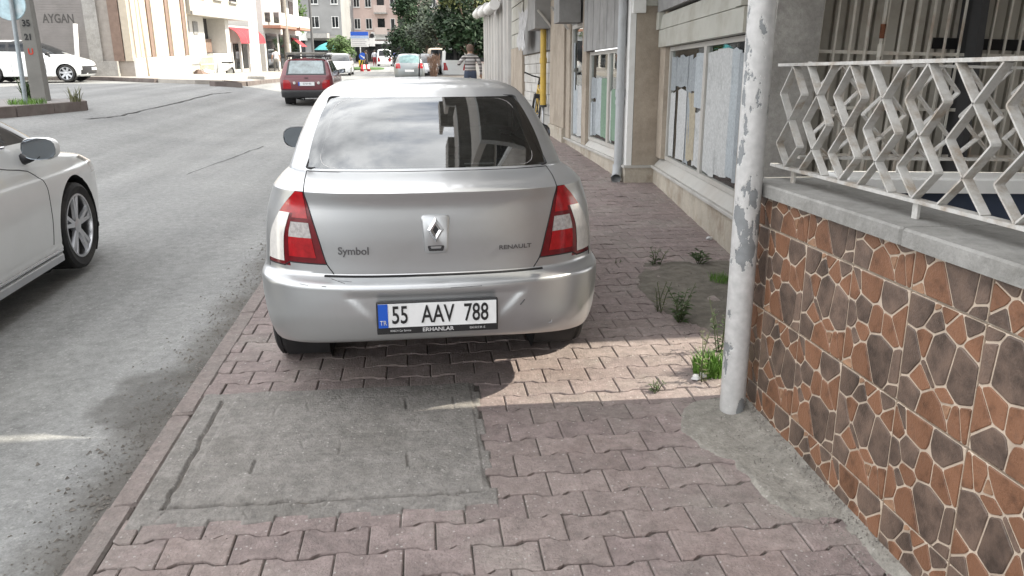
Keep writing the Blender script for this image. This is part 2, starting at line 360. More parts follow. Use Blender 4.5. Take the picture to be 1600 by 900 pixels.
# ---- kerb
kroot = MB(); kroot.box(-1.185, -1.09, -8, 1.2, -0.4, -0.002); kroot.box(-1.18, -1.095, 1.2, 70, -0.4, -0.03)
kerb = tag(kroot.build('kerb', M_KERB), kind='structure')
y = 1.2; k = 0
while y < 20:
    l = 0.74 + rr.uniform(-.04, .04)
    b = MB(); b.bbox(-0.05, 0.048, 0, l - 0.008, -0.30, 0, 0.012)
    link('kerb_stone', b.mesh('kerb_stone', M_KERB, False), kerb, (-1.137 + rr.uniform(-.006, .006), y, rr.uniform(-.008, .004)), (0, rr.uniform(-.02, .03), rr.uniform(-.006, .006)))
    y += l
# ---- concrete patch over the inspection chamber (heightfield with grooves and cracks)
M_PATCH = mat('patch_concrete', (0.225, 0.212, 0.197), 0.92, var=0.16, scale=10, dirt=(0.16, 0.15, 0.135), dirt_amt=0.7, dscale=2.2, bump=1.0, bscale=70, grain=.32, gscale=26, speck=.5, sscale=55)
def segd(p, a, b_):
    ax, ay = a; bx, by = b_; vx, vy = bx - ax, by - ay
    t = max(0, min(1, ((p[0]-ax)*vx + (p[1]-ay)*vy) / (vx*vx + vy*vy + 1e-9)))
    return math.hypot(p[0]-ax-vx*t, p[1]-ay-vy*t)
def wob(a, b_, n, amp, seed):
    r = random.Random(seed); return [(lerp(a[0], b_[0], i/n) + (r.uniform(-amp, amp) if 0 < i < n else 0), lerp(a[1], b_[1], i/n) + (r.uniform(-amp, amp) if 0 < i < n else 0)) for i in range(n+1)]
g_ = lambda px, py: tuple(onz(px, py)[:2])
CR = []     # polyline, half width, depth
CR.append((wob(g_(255, 796), g_(755, 768), 22, .008, 1), .008, .024))
CR.append((wob(g_(255, 796), g_(348, 628), 18, .007, 2), .007, .018))
CR.append((wob(g_(305, 690), g_(752, 671), 16, .008, 3), .003, .006))
CR.append((wob(g_(425, 714), g_(640, 708), 8, .008, 5), .003, .006))
CR.append((wob(g_(355, 658), g_(470, 656), 6, .006, 6), .003, .006))
CR.append((wob(g_(348, 628), g_(640, 621), 10, .006, 7), .003, .005))
for s_, (a, b_) in enumerate([((400, 722), (392, 742)), ((637, 712), (639, 730)), ((634, 627), (636, 641)), ((533, 690), (530, 710)), ((432, 640), (428, 652)), ((708, 622), (708, 642)), ((660, 642), (720, 640)), ((480, 632), (484, 645)), ((658, 658), (652, 668)), ((470, 690), (474, 702))]):
    CR.append(([g_(*a), g_(*b_)], .006 if s_ < 3 else .003, .014 if s_ < 3 else .007))
CR.append((wob(g_(262, 800), g_(232, 826), 5, .01, 8), .003, .006)); CR.append((wob(g_(380, 800), g_(388, 812), 3, .008, 9), .003, .006))
CR.append((wob(g_(700, 775), g_(735, 768), 5, .02, 12), .003, .006)); CR.append((wob(g_(455, 790), g_(510, 788), 6, .02, 13), .005, .008))
def patch_edge(x, y):
    e = noise.noise(Vector((x * 9, y * 9, 4))) * 0.012
    wavy = 0.012 * (1 if math.sin(2 * math.pi * x / PL) > 0 else -1)
    return min(x - PATCH[0] + 0.004, PATCH[1] - x + e - 0.012 * (1 if math.sin(2 * math.pi * y / (2 * PP)) > 0 else -1), y - PATCH[2] + e + wavy, PATCH[3] - y + e)
def patch_z(x, y):
    z = 0.004 + 0.004 * noise.noise(Vector((x * 2, y * 2, 7))) + 0.0025 * noise.noise(Vector((x * 14, y * 14, 2)))
    if y > 2.64 and -0.93 + 0.02 * (y - 3) < x < 0.19: z += 0.005
    for pl, w, dpt in CR:
        mn = min(segd((x, y), pl[i], pl[i+1]) for i in range(len(pl) - 1)) if min(p[0] for p in pl) - .03 < x < max(p[0] for p in pl) + .03 and min(p[1] for p in pl) - .03 < y < max(p[1] for p in pl) + .03 else 9
        if mn < w * 1.7: z -= dpt * smooth(1 - mn / (w * 1.7))
    return z
def field(name, x0, x1, y0, y1, st, zf, df, m, parent):
    nx = int((x1 - x0) / st); ny = int((y1 - y0) / st); b = MB()
    dd = {}
    for j in range(ny + 1):
        for i in range(nx + 1):
            x, y = x0 + i * st, y0 + j * st; d = df(x, y); dd[i, j] = d
            b.v.append((x, y, zf(x, y) - 0.022 * smooth(1 - d / 0.018)))
    for j in range(ny):
        for i in range(nx):
            if max(dd[i, j], dd[i+1, j], dd[i, j+1], dd[i+1, j+1]) > 0: b.f.append((j*(nx+1)+i, j*(nx+1)+i+1, (j+1)*(nx+1)+i+1, (j+1)*(nx+1)+i)); b.m.append(0)
    return b.build(name, m, parent, True)
field('concrete_patch', PATCH[0] - .004, PATCH[1] + .03, PATCH[2] - .03, PATCH[3] + .02, 0.006, patch_z, patch_edge, M_PATCH, sidewalk)
M_APRON = mat('mortar_apron', (0.27, 0.255, 0.225), 0.92, var=0.16, scale=8, dirt=(0.17, 0.16, 0.14), dirt_amt=0.75, dscale=4, bump=1.0, bscale=60, grain=.35, gscale=20, speck=.5, sscale=60)
field('mortar_apron', 0.95, 1.56, 0.8, 3.42, 0.012, lambda x, y: 0.005 + 0.035 * smooth((x - 1.3) / .25) + 0.006 * noise.noise(Vector((x * 6, y * 6, 1))), apron_d, M_APRON, sidewalk)
# sunk earth strip with weeds by the shop corner
M_EARTH = mat('earth', (0.16, 0.145, 0.12), 0.95, var=0.3, scale=14, dirt=(0.08, 0.07, 0.055), dirt_amt=0.6, bump=1.0, bscale=50)
def earth_d(x, y): return min(x - (1.42 + 0.35 * smooth(abs(y - 4.9) / 1.3)), 5.75 - y, y - 3.35) + 0.07 * noise.noise(Vector((x * 4, y * 4, 2)))
field('earth_strip', 1.2, 2.75, 3.3, 6.0, 0.03, lambda x, y: 0.006 + 0.008 * noise.noise(Vector((x * 5, y * 5, 6))), earth_d, M_EARTH, sidewalk)
# ---- asphalt cracks: thin sealed seams lying on the road
M_TAR = mat('tar_seam', (0.05, 0.05, 0.05), 0.8, var=0.3)
def road_seam(pix, w, seed):
    r = random.Random(seed); b = MB(); pts = []
    for (a, c) in zip(pix[:-1], pix[1:]):
        for k in range(8):
            q = onz(lerp(a[0], c[0], k/8), lerp(a[1], c[1], k/8), -0.06); z = zg(q.x, q.y)
            for _ in range(3): q = onz(lerp(a[0], c[0], k/8), lerp(a[1], c[1], k/8), z); z = zg(q.x, q.y)
            pts.append((q.x + r.uniform(-.03, .03), q.y + r.uniform(-.06, .06), z + 0.004))
    for i in range(len(pts) - 1):
        a, c = Vector(pts[i]), Vector(pts[i+1]); n = (c - a).cross(Vector((0, 0, 1))).normalized() * w * r.uniform(.4, 1)
        b.add([a - n, a + n, c + n, c - n], [(0, 1, 2, 3)])
    o = b.build('road_seam', M_TAR); tag(o, kind='structure')
road_seam([(132, 181), (180, 176), (260, 160), (330, 144), (365, 141)], 0.035, 1)
road_seam([(190, 322), (260, 285), (340, 255), (420, 225)], 0.014, 2)
# grit and pebbles swept against the kerb and over the paving
M_GRIT = mat('grit', (.2, .185, .165), .95, var=.4, scale=90)
gt = MB(); rg = random.Random(21)
def pebble(x, y, z, s):
    gt.add([(x + s * rg.uniform(.6, 1.2), y, z), (x - s * .5, y + s * rg.uniform(.6, 1.1), z), (x - s * .6, y - s * rg.uniform(.6, 1.1), z), (x + s * rg.uniform(-.2, .2), y, z + s * rg.uniform(.5, 1.0))], [(0, 1, 3), (1, 2, 3), (2, 0, 3)])
for k in range(2600):
    y = rg.uniform(1.9, 8.0); x = -1.2 - abs(rg.gauss(0, .13)); pebble(x, y, zg(x, y), rg.uniform(.0015, .006) * (1 + rg.random() ** 6 * 2))
for k in range(700):
    y = rg.uniform(2.0, 6); x = rg.uniform(-1.05, 1.5); pebble(x, y, .003, rg.uniform(.0015, .0045))
for k in range(900):
    y = rg.uniform(2.0, 3.3); x = 1.47 - abs(rg.gauss(0, .09)); pebble(x, y, .03 if x > 1.4 else .008, rg.uniform(.0015, .006))
for k in range(500):
    x = rg.uniform(1.3, 2.4); y = rg.uniform(3.5, 5.6); pebble(x, y, .008, rg.uniform(.002, .008))
tag(gt.build('grit', M_GRIT), 'loose grit and crumbs along the kerb and wall foot', 'grit', kind='stuff')
# litter scraps: cigarette ends on the gutter
M_STUB = mat('cigarette_paper', (0.7, 0.66, 0.58), 0.8); M_FILT = mat('cigarette_filter', (0.5, 0.3, 0.12), 0.8)
for px, py, a, lab in [(75, 862, .5, 'white cigarette end in the gutter below the kerb'), (30, 825, 1.2, 'brown cigarette end on the asphalt near the kerb'), (152, 735, 2.0, 'short cigarette end by the dirt under the kerb stones'), (175, 718, .2, 'pale cigarette end at the edge of the sunlit strip')]:
    q = onz(px, py, -.06); b = MB(); d = Vector((math.cos(a), math.sin(a), 0)) * .02
    b.tube([q - d + Vector((0, 0, .008)), q + d + Vector((0, 0, .008))], .004, 6)
    tag(b.build('cigarette_end', M_FILT if 'brown' in lab else M_STUB), lab, 'litter')
# ================================================================== TILED YARD WALL
TILT = -R(1.85)                                   # the buildings stand level while the street climbs
def clip_half(poly, nx, ny, d):
    out = []
    for i in range(len(poly)):
        a, b = poly[i], poly[(i + 1) % len(poly)]
        da, db = a[0]*nx + a[1]*ny - d, b[0]*nx + b[1]*ny - d
        if da <= 0: out.append(a)
        if (da < 0 < db) or (db < 0 < da):
            t = da / (da - db); out.append((lerp(a[0], b[0], t), lerp(a[1], b[1], t)))
    return out
TW, TH_ = 0.336, 0.362
def stone_design(seed):
    r = random.Random(seed); pts = []
    tries = 0
    while len(pts) < 19 and tries < 4000:
        tries += 1
        p = (r.uniform(0, TW), r.uniform(0, TH_)); rad = r.choice([.02, .03, .05, .066, .07]) * (1 - tries / 9000)
        if all(math.hypot((p[0]-q[0]) * 1.5, (p[1]-q[1]) * 0.7) > (rad + q[2]) * 0.82 for q in pts): pts.append((p[0], p[1], rad))
    res = []
    for i, p in enumerate(pts):
        poly = [(0.005, 0.005), (TW - .005, 0.005), (TW - .005, TH_ - .005), (0.005, TH_ - .005)]
        for k, q in enumerate(pts):
            if k == i: continue
            nx, ny = q[0]-p[0], q[1]-p[1]; l = math.hypot(nx, ny); nx /= l; ny /= l
            # power diagram so that small seeds give small stones
            mid = (l*l + p[2]**2 * 1.2 - q[2]**2 * 1.2) / (2 * l)
            poly = clip_half(poly, nx, ny, p[0]*nx + p[1]*ny + mid - 0.0036)
            if len(poly) < 3: break
        if len(poly) < 3: continue
        area = abs(sum(poly[a][0]*poly[(a+1) % len(poly)][1] - poly[(a+1) % len(poly)][0]*poly[a][1] for a in range(len(poly)))) / 2
        if area < 0.00018: continue
        # soften corners once
        sm = []
        n = len(poly)
        for a in range(n):
            p0, p1, p2 = poly[a-1], poly[a], poly[(a+1) % n]
            d0 = math.hypot(p1[0]-p0[0], p1[1]-p0[1]); d1 = math.hypot(p2[0]-p1[0], p2[1]-p1[1])
            k0 = min(.3, .0045 / max(d0, 1e-4)); k1 = min(.3, .0045 / max(d1, 1e-4))
            sm.append((lerp(p1[0], p0[0], k0), lerp(p1[1], p0[1], k0))); sm.append((lerp(p1[0], p2[0], k1), lerp(p1[1], p2[1], k1)))
        kind = 1 if r.random() < 0.38 else (2 if area < 0.0016 and r.random() < .7 else 0)
        res.append((sm, kind, area))
    return res
M_ST = [mat('stone_ochre', (0.205, 0.098, 0.053), 0.42, var=0.5, scale=14, dirt=(0.085, 0.048, 0.032), dirt_amt=0.55, dscale=14, rnd=0.14, bump=0.35, bscale=120),
        mat('stone_umber', (0.118, 0.082, 0.063), 0.42, var=0.5, scale=14, dirt=(0.13, 0.085, 0.06), dirt_amt=0.45, dscale=14, rnd=0.2, bump=0.35, bscale=120),
        mat('stone_tan', (0.3, 0.175, 0.105), 0.42, var=0.2, scale=26, dirt=(0.16, 0.08, 0.045), dirt_amt=0.5, dscale=14, rnd=0.15, bump=0.35, bscale=120)]
M_TILE = mat('tile_cream', (0.52, 0.43, 0.34), 0.5, var=0.12, scale=14, dirt=(0.27, 0.2, 0.15), dirt_amt=0.5, dscale=9)
M_GROUT = mat('grout', (0.36, 0.315, 0.26), 0.9, var=0.2, scale=20, bump=0.4)
M_CAP = mat('cap_stone', (0.25, 0.245, 0.23), 0.8, var=0.12, scale=4, dirt=(0.16, 0.155, 0.14), dirt_amt=0.7, dscale=3.5, bump=0.5, bscale=60, grain=.2, gscale=25)
DES = [stone_design(11), stone_design(5)]
def stone_mesh(poly, kind, flip):
    b = MB(); cx = sum(p[0] for p in poly) / len(poly); cy = sum(p[1] for p in poly) / len(poly)
    f = lambda u, v, k, x: (x, (cx + (u - cx) * k), (cy + (v - cy) * k))
    b.loft([[f(u, v, 1, -.009) for u, v in poly], [f(u, v, 1, -.0125) for u, v in poly], [f(u, v, .955, -.0145) for u, v in poly]], False, True)
    return b
tile_wall = empty('tile_wall', (1.48, 2.45, 0), (TILT, 0, 0), 'low yard wall faced with brown stone-pattern ceramic tiles under a grey cap', 'wall')
b = MB(); b.box(0, 0.20, -4.0, 0.86, -0.3, 1.01); b.build('wall_core', M_GROUT, tile_wall)
cap = MB(); cap.bbox(-0.05, 0.27, -4.0, -0.3, 1.015, 1.07, 0.008); cap.build('cap_slab', M_CAP, tile_wall)
cap = MB(); cap.bbox(-0.05, 0.27, -0.296, 0.90, 1.015, 1.07, 0.008); cap.build('cap_slab', M_CAP, tile_wall)
tmesh = {}
for w_, h_ in ((TW, TH_), (0.155, TH_), (TW, 0.13), (0.155, 0.13), (TW, 0.2), (0.155, 0.2)):
    bb = MB(); bb.loft([[(x, 0.0036 + i, 0.0036 + i), (x, w_ - .0036 - i, .0036 + i), (x, w_ - .0036 - i, h_ - .0036 - i), (x, .0036 + i, h_ - .0036 - i)] for x, i in ((0.004, 0), (-.0085, 0), (-.0105, .002))], False, True)
    tmesh[w_, h_] = bb.mesh('tile', M_TILE)
smesh = [[(stone_mesh(p, k, 0).mesh('stone', M_ST[k]), p, k) for p, k, a in d] for d in DES]
zrows = [(-0.205, TH_), (0.155, TH_), (0.517, TH_), (0.879, 0.13)]     # bottom row runs below the pavement
ycols = [(0.68 - TW * k, TW) for k in range(1, 8)]
ycols = [(0.68, 0.155)] + ycols
stone_count = 0
order = []
for ci, (y0, w_) in enumerate(ycols):
    for ri, (z0, h_) in enumerate(zrows): order.append((abs(ci - 4), ri, ci))
budget = 300
for _, ri, ci in sorted(order):
    y0, w_ = ycols[ci]; z0, h_ = zrows[ri]
    t = link('tile', tmesh[w_, h_], tile_wall, (0, y0, z0))
    di = (ci * 3 + ri) % 2; rot = (ci + ri * 2 + ci // 2) % 4 < 2
    full = (w_ == TW and h_ == TH_)
    items = []
    for me, p, k in smesh[di]:
        if rot: p = [(TW - u, TH_ - v) for u, v in p]
        if not full:
            q = p
            q = clip_half(q, 1, 0, w_ - .005) if w_ < TW else q
            if len(q) > 2 and h_ < TH_: q = clip_half(q, 0, 1, h_ - .005)
            if len(q) < 3: continue
            a = abs(sum(q[i][0]*q[(i+1) % len(q)][1] - q[(i+1) % len(q)][0]*q[i][1] for i in range(len(q)))) / 2
            if a < .0001: continue
            items.append((None, q, k))
        else: items.append((me, p, k))
    shown = (y0 > -1.2)
    if full and shown and budget >= len(items) and 1 <= ri <= 2:
        budget -= len(items)
        for me, p, k in items:
            if rot: link('stone', me, t, (0, TW, TH_), (math.pi, 0, 0))
            else: link('stone', me, t)
    else:
        g = MB()
        for me, p, k in items:
            g.cur = k; s_ = stone_mesh(p, k, 0); g.add(s_.v, s_.f)
        tag(g.build('stone_pieces', M_ST, t), kind='stuff')
# ---- railing
M_RAIL = mat('railing_paint', (0.46, 0.45, 0.425), 0.55, var=0.1, scale=12, dirt=(0.24, 0.18, 0.12), dirt_amt=0.7, dscale=11, grain=.12, gscale=40, bump=0.3, bscale=50)
def railing(root, y0, y1, z0, z1, centres, a, depth, feet, footlen, ax):
    # ax: function (along, z, depth) -> local coordinates
    th = 0.003
    def bar(name, pts):
        m = MB()
        rings = []
        for i, (s, z) in enumerate(pts):
            if i == 0: d = Vector((pts[1][0]-s, pts[1][1]-z))
            elif i == len(pts)-1: d = Vector((s-pts[i-1][0], z-pts[i-1][1]))
            else: d = (Vector((pts[i+1][0]-s, pts[i+1][1]-z)).normalized() + Vector((s-pts[i-1][0], z-pts[i-1][1])).normalized())
            d.normalize(); n = Vector((-d.y, d.x)) * th
            rings.append([ax(s + n.x, z + n.y, -depth), ax(s + n.x, z + n.y, depth), ax(s - n.x, z - n.y, depth), ax(s - n.x, z - n.y, -depth)])
        m.loft(rings, True, True); m.build(name, M_RAIL, root)
    for nm, z in (('top_rail', z1), ('bottom_rail', z0)):
        m = MB(); m.loft([[ax(s, z - .006, -depth * 1.1), ax(s, z - .006, depth * 1.1), ax(s, z + .006, depth * 1.1), ax(s, z + .006, -depth * 1.1)] for s in (y0, y1)], True, True)
        m.build(nm, M_RAIL, root)
    fr = [0.0, 0.27, 0.53, 0.78, 1.0]
    Z = [lerp(z1 - .007, z0 + .007, f) for f in fr]
    def fillet(pts):
        out = [pts[0]]
        for i in range(1, len(pts) - 1):
            p0, p, p2 = pts[i-1], pts[i], pts[i+1]
            if abs((p[0]-p0[0]) * (p2[1]-p[1]) - (p2[0]-p[0]) * (p[1]-p0[1])) < 1e-5: out.append(p); continue
            for t in (.9, .97): out.append((lerp(p0[0], p[0], t), lerp(p0[1], p[1], t)))
            for t in (.03, .1): out.append((lerp(p[0], p2[0], t), lerp(p[1], p2[1], t)))
        out.append(pts[-1]); return out
    for k, c in enumerate(centres):
        for s in (-1, 1):
            off = [0, s*a, 0, -s*a, 0] if k % 2 == 0 else [s*a, 0, -s*a, 0, s*a]
            bar('zigzag_bar', fillet([(c + o, z) for o, z in zip(off, Z)]))
    for f in feet:
        m = MB(); m.loft([[ax(f - .014, z, -.005), ax(f + .014, z, -.005), ax(f + .014, z, .005), ax(f - .014, z, .005)] for z in (z0 - footlen, z0)], True, True); m.build('foot', M_RAIL, root)
rl = empty('yard_railing', (1.56, 2.45, 0), (TILT, 0, 0), 'pale zigzag flat bar railing mounted on the tiled yard wall', 'railing')
railing(rl, -3.0, 0.90, 1.127, 1.555, [0.76 - 0.228 * k for k in range(0, 13)], 0.098, 0.0155, [0.70, -0.165, -1.1], 0.06, lambda s, z, d: (d, s, z))
rl2 = empty('return_railing', (1.60, 3.335, 0), (0, R(1.3), -R(1.0)), 'thin edge-on zigzag railing on the white return wall across the yard', 'railing')
railing(rl2, 0.02, 3.2, 1.135, 1.535, [0.16 + 0.228 * k for k in range(0, 13)], 0.098, 0.016, [0.5, 1.6, 2.7], 0.07, lambda s, z, d: (s, d, z))
M_NAVY = mat('navy_paint', (0.035, 0.05, 0.085), 0.6, var=0.15, dirt=(0.08, 0.09, 0.11), dirt_amt=0.4)
ret = empty('yard_return_wall', (1.69, 3.30, 0), (0, R(1.3), -R(1.0)), 'navy painted wall with a white ledge closing the yard behind the railing', 'wall')
MB().box(0.02, 3.2, -.06, .06, -.3, 1.0).build('wall_core', M_NAVY, ret)
s_ = MB(); s_.bbox(0.09, 3.2, -.12, .085, 1.003, 1.068, .008); s_.build('ledge', M_WHITEP, ret)
# ---- pole with peeling paint
def peel_mat():
    m = bpy.data.materials.new('peeling_paint'); m.use_nodes = True; t = m.node_tree; p = t.nodes['Principled BSDF']; L = t.links.new
    tcn = N(t, 'ShaderNodeTexCoord'); mpn = N(t, 'ShaderNodeMapping'); mpn.inputs['Scale'].default_value = (1, 1, 0.5); L(tcn.outputs['Object'], mpn.inputs[0])
    n = N(t, 'ShaderNodeTexNoise', Scale=13, Detail=9, Roughness=0.6); L(mpn.outputs[0], n.inputs['Vector'])
    big = N(t, 'ShaderNodeTexNoise', Scale=2.6, Detail=2); L(tcn.outputs['Object'], big.inputs['Vector'])
    ad = N(t, 'ShaderNodeMath', operation='MULTIPLY_ADD'); ad.inputs[1].default_value = 0.4; L(big.outputs['Fac'], ad.inputs[0]); L(n.outputs['Fac'], ad.inputs[2])
    r = N(t, 'ShaderNodeValToRGB'); r.color_ramp.interpolation = 'CONSTANT'; e = r.color_ramp.elements
    e[0].position = 0; e[0].color = (0.46, 0.455, 0.445, 1); e[1].position = 0.765; e[1].color = (0.2, 0.21, 0.215, 1)
    x = e.new(0.753); x.color = (0.66, 0.66, 0.64, 1)
    L(ad.outputs[0], r.inputs[0])
    d = N(t, 'ShaderNodeTexNoise', Scale=30, Detail=6); L(tcn.outputs['Object'], d.inputs['Vector'])
    mm = N(t, 'ShaderNodeMixRGB', blend_type='OVERLAY'); mm.inputs[0].default_value = .3; L(r.outputs[0], mm.inputs[1]); L(d.outputs['Fac'], mm.inputs[2])
    L(mm.outputs[0], p.inputs['Base Color']); p.inputs['Roughness'].default_value = 0.5
    rb = N(t, 'ShaderNodeValToRGB'); rb.color_ramp.elements[0].position = .751; rb.color_ramp.elements[0].color = (1, 1, 1, 1); rb.color_ramp.elements[1].position = .769; rb.color_ramp.elements[1].color = (0, 0, 0, 1); L(ad.outputs[0], rb.inputs[0])
    bp = N(t, 'ShaderNodeBump', Strength=0.8, Distance=0.003); L(rb.outputs[0], bp.inputs['Height']); L(bp.outputs[0], p.inputs['Normal'])
    return m
pm_ = peel_mat()
pole = MB(); prof = [(0.053, -0.05), (0.053, 0.0), (0.056, 0.02)] + [(0.056, z * 0.25) for z in range(1, 13)]
pole.lathe(prof, 28, 'z')
tag(pole.build('support_pole', pm_, None, True, 40, (1.372, 3.165, 0.0), (TILT, 0, 0)), 'round steel pole with peeling white paint beside the tiled wall', 'pole')
# ================================================================== RIGHT HAND BUILDINGS
M_STUCCO = mat('beige_stucco', (0.36, 0.31, 0.25), 0.88, var=0.1, scale=3, dirt=(0.22, 0.185, 0.145), dirt_amt=0.6, dscale=1.8, bump=0.6, bscale=60, grain=.12, gscale=18)
M_PLINTH = mat('plinth_render', (0.42, 0.38, 0.315), 0.85, var=0.1, scale=4, dirt=(0.24, 0.19, 0.14), dirt_amt=0.75, dscale=2.5, bump=0.6, bscale=60, grain=.15, gscale=18)
M_SILL = mat('stone_sill', (0.45, 0.44, 0.41), 0.7, var=0.1, dirt=(0.25, 0.23, 0.2), dirt_amt=0.5, dscale=3, bump=0.2)
M_FRAME = mat('frame_paint', (0.44, 0.43, 0.40), 0.55, var=0.06, dirt=(0.3, 0.25, 0.2), dirt_amt=0.3)
M_BOARD = mat('fascia_board', (0.42, 0.42, 0.375), 0.6, var=0.06, scale=3, dirt=(0.25, 0.22, 0.17), dirt_amt=0.5, dscale=2.6)
M_GREYB = mat('grey_boards', (0.265, 0.265, 0.26), 0.7, var=0.12, scale=5, dirt=(0.13, 0.13, 0.125), dirt_amt=0.5, rnd=0.1)
M_ROOM = mat('room_dark', (0.05, 0.05, 0.052), 0.9)
M_PAPERS = [mat('paper_%s' % n, c, 0.9, var=0.12, scale=5, dirt=tuple(x * .6 for x in c), dirt_amt=0.7, dscale=5, grain=.28, gscale=34) for n, c in
            (('bluegrey', (0.38, 0.415, 0.435)), ('white', (0.47, 0.48, 0.475)), ('grey', (0.28, 0.305, 0.32)), ('tan', (0.36, 0.32, 0.24)), ('green', (0.17, 0.26, 0.19)), ('violet', (0.21, 0.21, 0.29)), ('brown', (0.16, 0.12, 0.11)), ('aqua', (0.28, 0.36, 0.37)))]
def papers(root, y0, y1, z0, z1, x, seed, n, wts):
    r = random.Random(seed); y = y0
    while y < y1 - .05:
        w = r.uniform(0.2, 0.5); z = z0 + r.uniform(0, .06)
        while z < z1 - .08:
            h = r.uniform(0.45, 1.1)
            zt = z + h if z + h < z1 - .3 else z1 - r.uniform(0, .05)
            if zt - z > .08 and r.random() < n:
                b = MB(); xx = x - r.uniform(0, .008); k = -.003
                yy1 = min(y + w + r.uniform(-.02, .05), y1)
                rows = []
                for q in range(5):
                    t = q / 4; rows.append([(xx + r.uniform(0, k), lerp(y, yy1, u) + r.uniform(-.008, .008), lerp(z, zt, t) + (r.uniform(-.015, .015) if q in (0, 4) else 0)) for u in (0, .33, .66, 1)])
                b.loft(rows, closed=False); b.build('paper_sheet', r.choice([M_PAPERS[i] for i in wts]), root, True)
            z = zt + r.uniform(.005, .05)
        y += w * r.uniform(.75, 1.0)
def frame_rect(root, name, y0, y1, z0, z1, w, x0, x1, m):
    b = MB(); b.box(x0, x1, y0, y0 + w, z0, z1); b.box(x0, x1, y1 - w, y1, z0, z1); b.box(x0, x1, y0 + w, y1 - w, z1 - w, z1); b.box(x0, x1, y0 + w, y1 - w, z0, z0 + w)
    return b.build(name, m, root)
# ---- near shop (its front is turned a little from the street line)
shop = empty('corner_shop', (2.447, 5.977, 0), (TILT, 0, -R(6.03)), 'low corner shop with paper-covered windows and cream fascia beside the pole', 'shop')
MB().box(0.0, 0.35, -0.36, 3.5, -0.3, 0.295).build('plinth', M_PLINTH, shop)
s_ = MB(); s_.bbox(-0.035, 0.10, -0.34, 3.5, 0.296, 0.325, .006); s_.build('sill', M_SILL, shop)
s_ = MB(); s_.prism([(-0.0, .326), (.12, .326), (.12, .42), (.085, .42)], -0.30, 3.46, 'xz'); s_.build('sill_slope', M_FRAME, shop)
MB().box(0.0, 0.35, -0.36, -0.02, 0.326, 3.0).build('pier', M_STUCCO, shop)
MB().box(0.02, 0.35, 3.18, 3.5, 0.43, 3.0).build('pier', M_STUCCO, shop)
frame_rect(shop, 'window_frame', -0.02, 1.50, .425, 1.70, .045, .07, .13, M_FRAME)
frame_rect(shop, 'window_frame', 1.505, 3.18, .425, 1.70, .045, .07, .13, M_FRAME)
MB().box(.098, .104, .03, 1.45, .475, 1.65).build('pane', M_SHOPGLASS, shop)
MB().box(.098, .104, 1.555, 3.13, .475, 1.65).build('pane', M_SHOPGLASS, shop)
papers(shop, .03, 1.45, .48, 1.62, .096, 5, .92, [0, 0, 1, 2, 0, 1, 7])
papers(shop, 1.56, 3.12, .48, 1.60, .096, 9, .9, [0, 0, 1, 2, 7, 2, 0, 1, 1, 2, 3])
MB().box(-0.025, 0.06, -0.02, 3.4, 1.705, 1.895).build('fascia_board', M_BOARD, shop)
fb = MB(); fb.prism([(-.03, 1.90), (.05, 1.90), (.05, 2.06), (-.005, 2.06), (-.015, 2.02)], .02, 3.3, 'xz'); fb.build('roller_box', M_BOARD, shop)
MB().box(-0.05, 0.06, -0.02, 0.16, 1.90, 2.09).build('roller_box_cheek', M_BOARD, shop)
MB().box(-0.05, 0.06, 3.3, 3.46, 1.90, 2.09).build('roller_box_cheek', M_BOARD, shop)
MB().box(-0.04, 0.06, 0.0, 3.46, 2.095, 2.26).build('fascia_board', M_GREYB, shop)
MB().box(-0.06, 0.06, 0.0, 3.46, 2.265, 2.9).build('fascia_board', M_BOARD, shop)
MB().box(1.6, 1.65, -.3, 3.4, .3, 2.9).build('back_wall', M_ROOM, shop)
MB().box(.36, 1.6, -.3, 3.4, .31, .33).build('floor', M_ROOM, shop)
MB().box(.36, 1.6, -.3, 3.4, 2.85, 2.9).build('ceiling', M_ROOM, shop)
# ---- pilaster between the shops, downpipe
pil = empty('wall_pier', (2.455, 9.47, 0), (TILT, 0, 0), 'tan stucco pier between the two papered shop fronts', 'pier')
MB().box(.09, .75, 0, .2, .21, 3.0).build('shaft', M_STUCCO, pil)
MB().box(0.0, .75, -.02, .2, -.3, .178).build('base', M_PLINTH, pil)
MB().box(-.02, .75, -.035, .2, .18, .208).build('ledge', M_SILL, pil)
MB().box(.03, .18, -.06, .1, 1.98, 2.5).build('junction_box', M_WHITEP, pil)
MB().box(.19, .5, -.03, .0, 2.06, 2.5).build('grey_panel', M_BOARD, pil)
MB().box(.015, .085, .0, .2, .21, 3.0).build('edge_strip', M_WHITEP, pil)
M_PIPE = mat('pipe_pvc', (0.37, 0.385, 0.395), 0.5, var=0.06, dirt=(0.22, 0.2, 0.17), dirt_amt=0.4)
dp = empty('downpipe', (2.41, 9.62, 0), (TILT, 0, 0), 'grey plastic downpipe with an elbow foot on the pier', 'pipe')
b = MB(); b.tube([(0, 0, 3.0), (0, 0, 0.25), (-.005, -.005, .16)], .05, 14); b.build('pipe', M_PIPE, dp, True, 40)
b = MB(); b.tube([(-.005, -.005, .2), (-.01, -.02, .12), (-.035, -.08, .055), (-.05, -.12, .04)], .062, 14, False); b.build('elbow', M_PIPE, dp, True, 50)
MB().lathe([(.058, 0), (.058, .05)], 14, 'z', (0, 0, .93)).build('bracket', M_PIPE, dp)
MB().lathe([(.059, 0), (.059, .09)], 14, 'z', (0, 0, 1.02)).build('coupling', M_PIPE, dp)
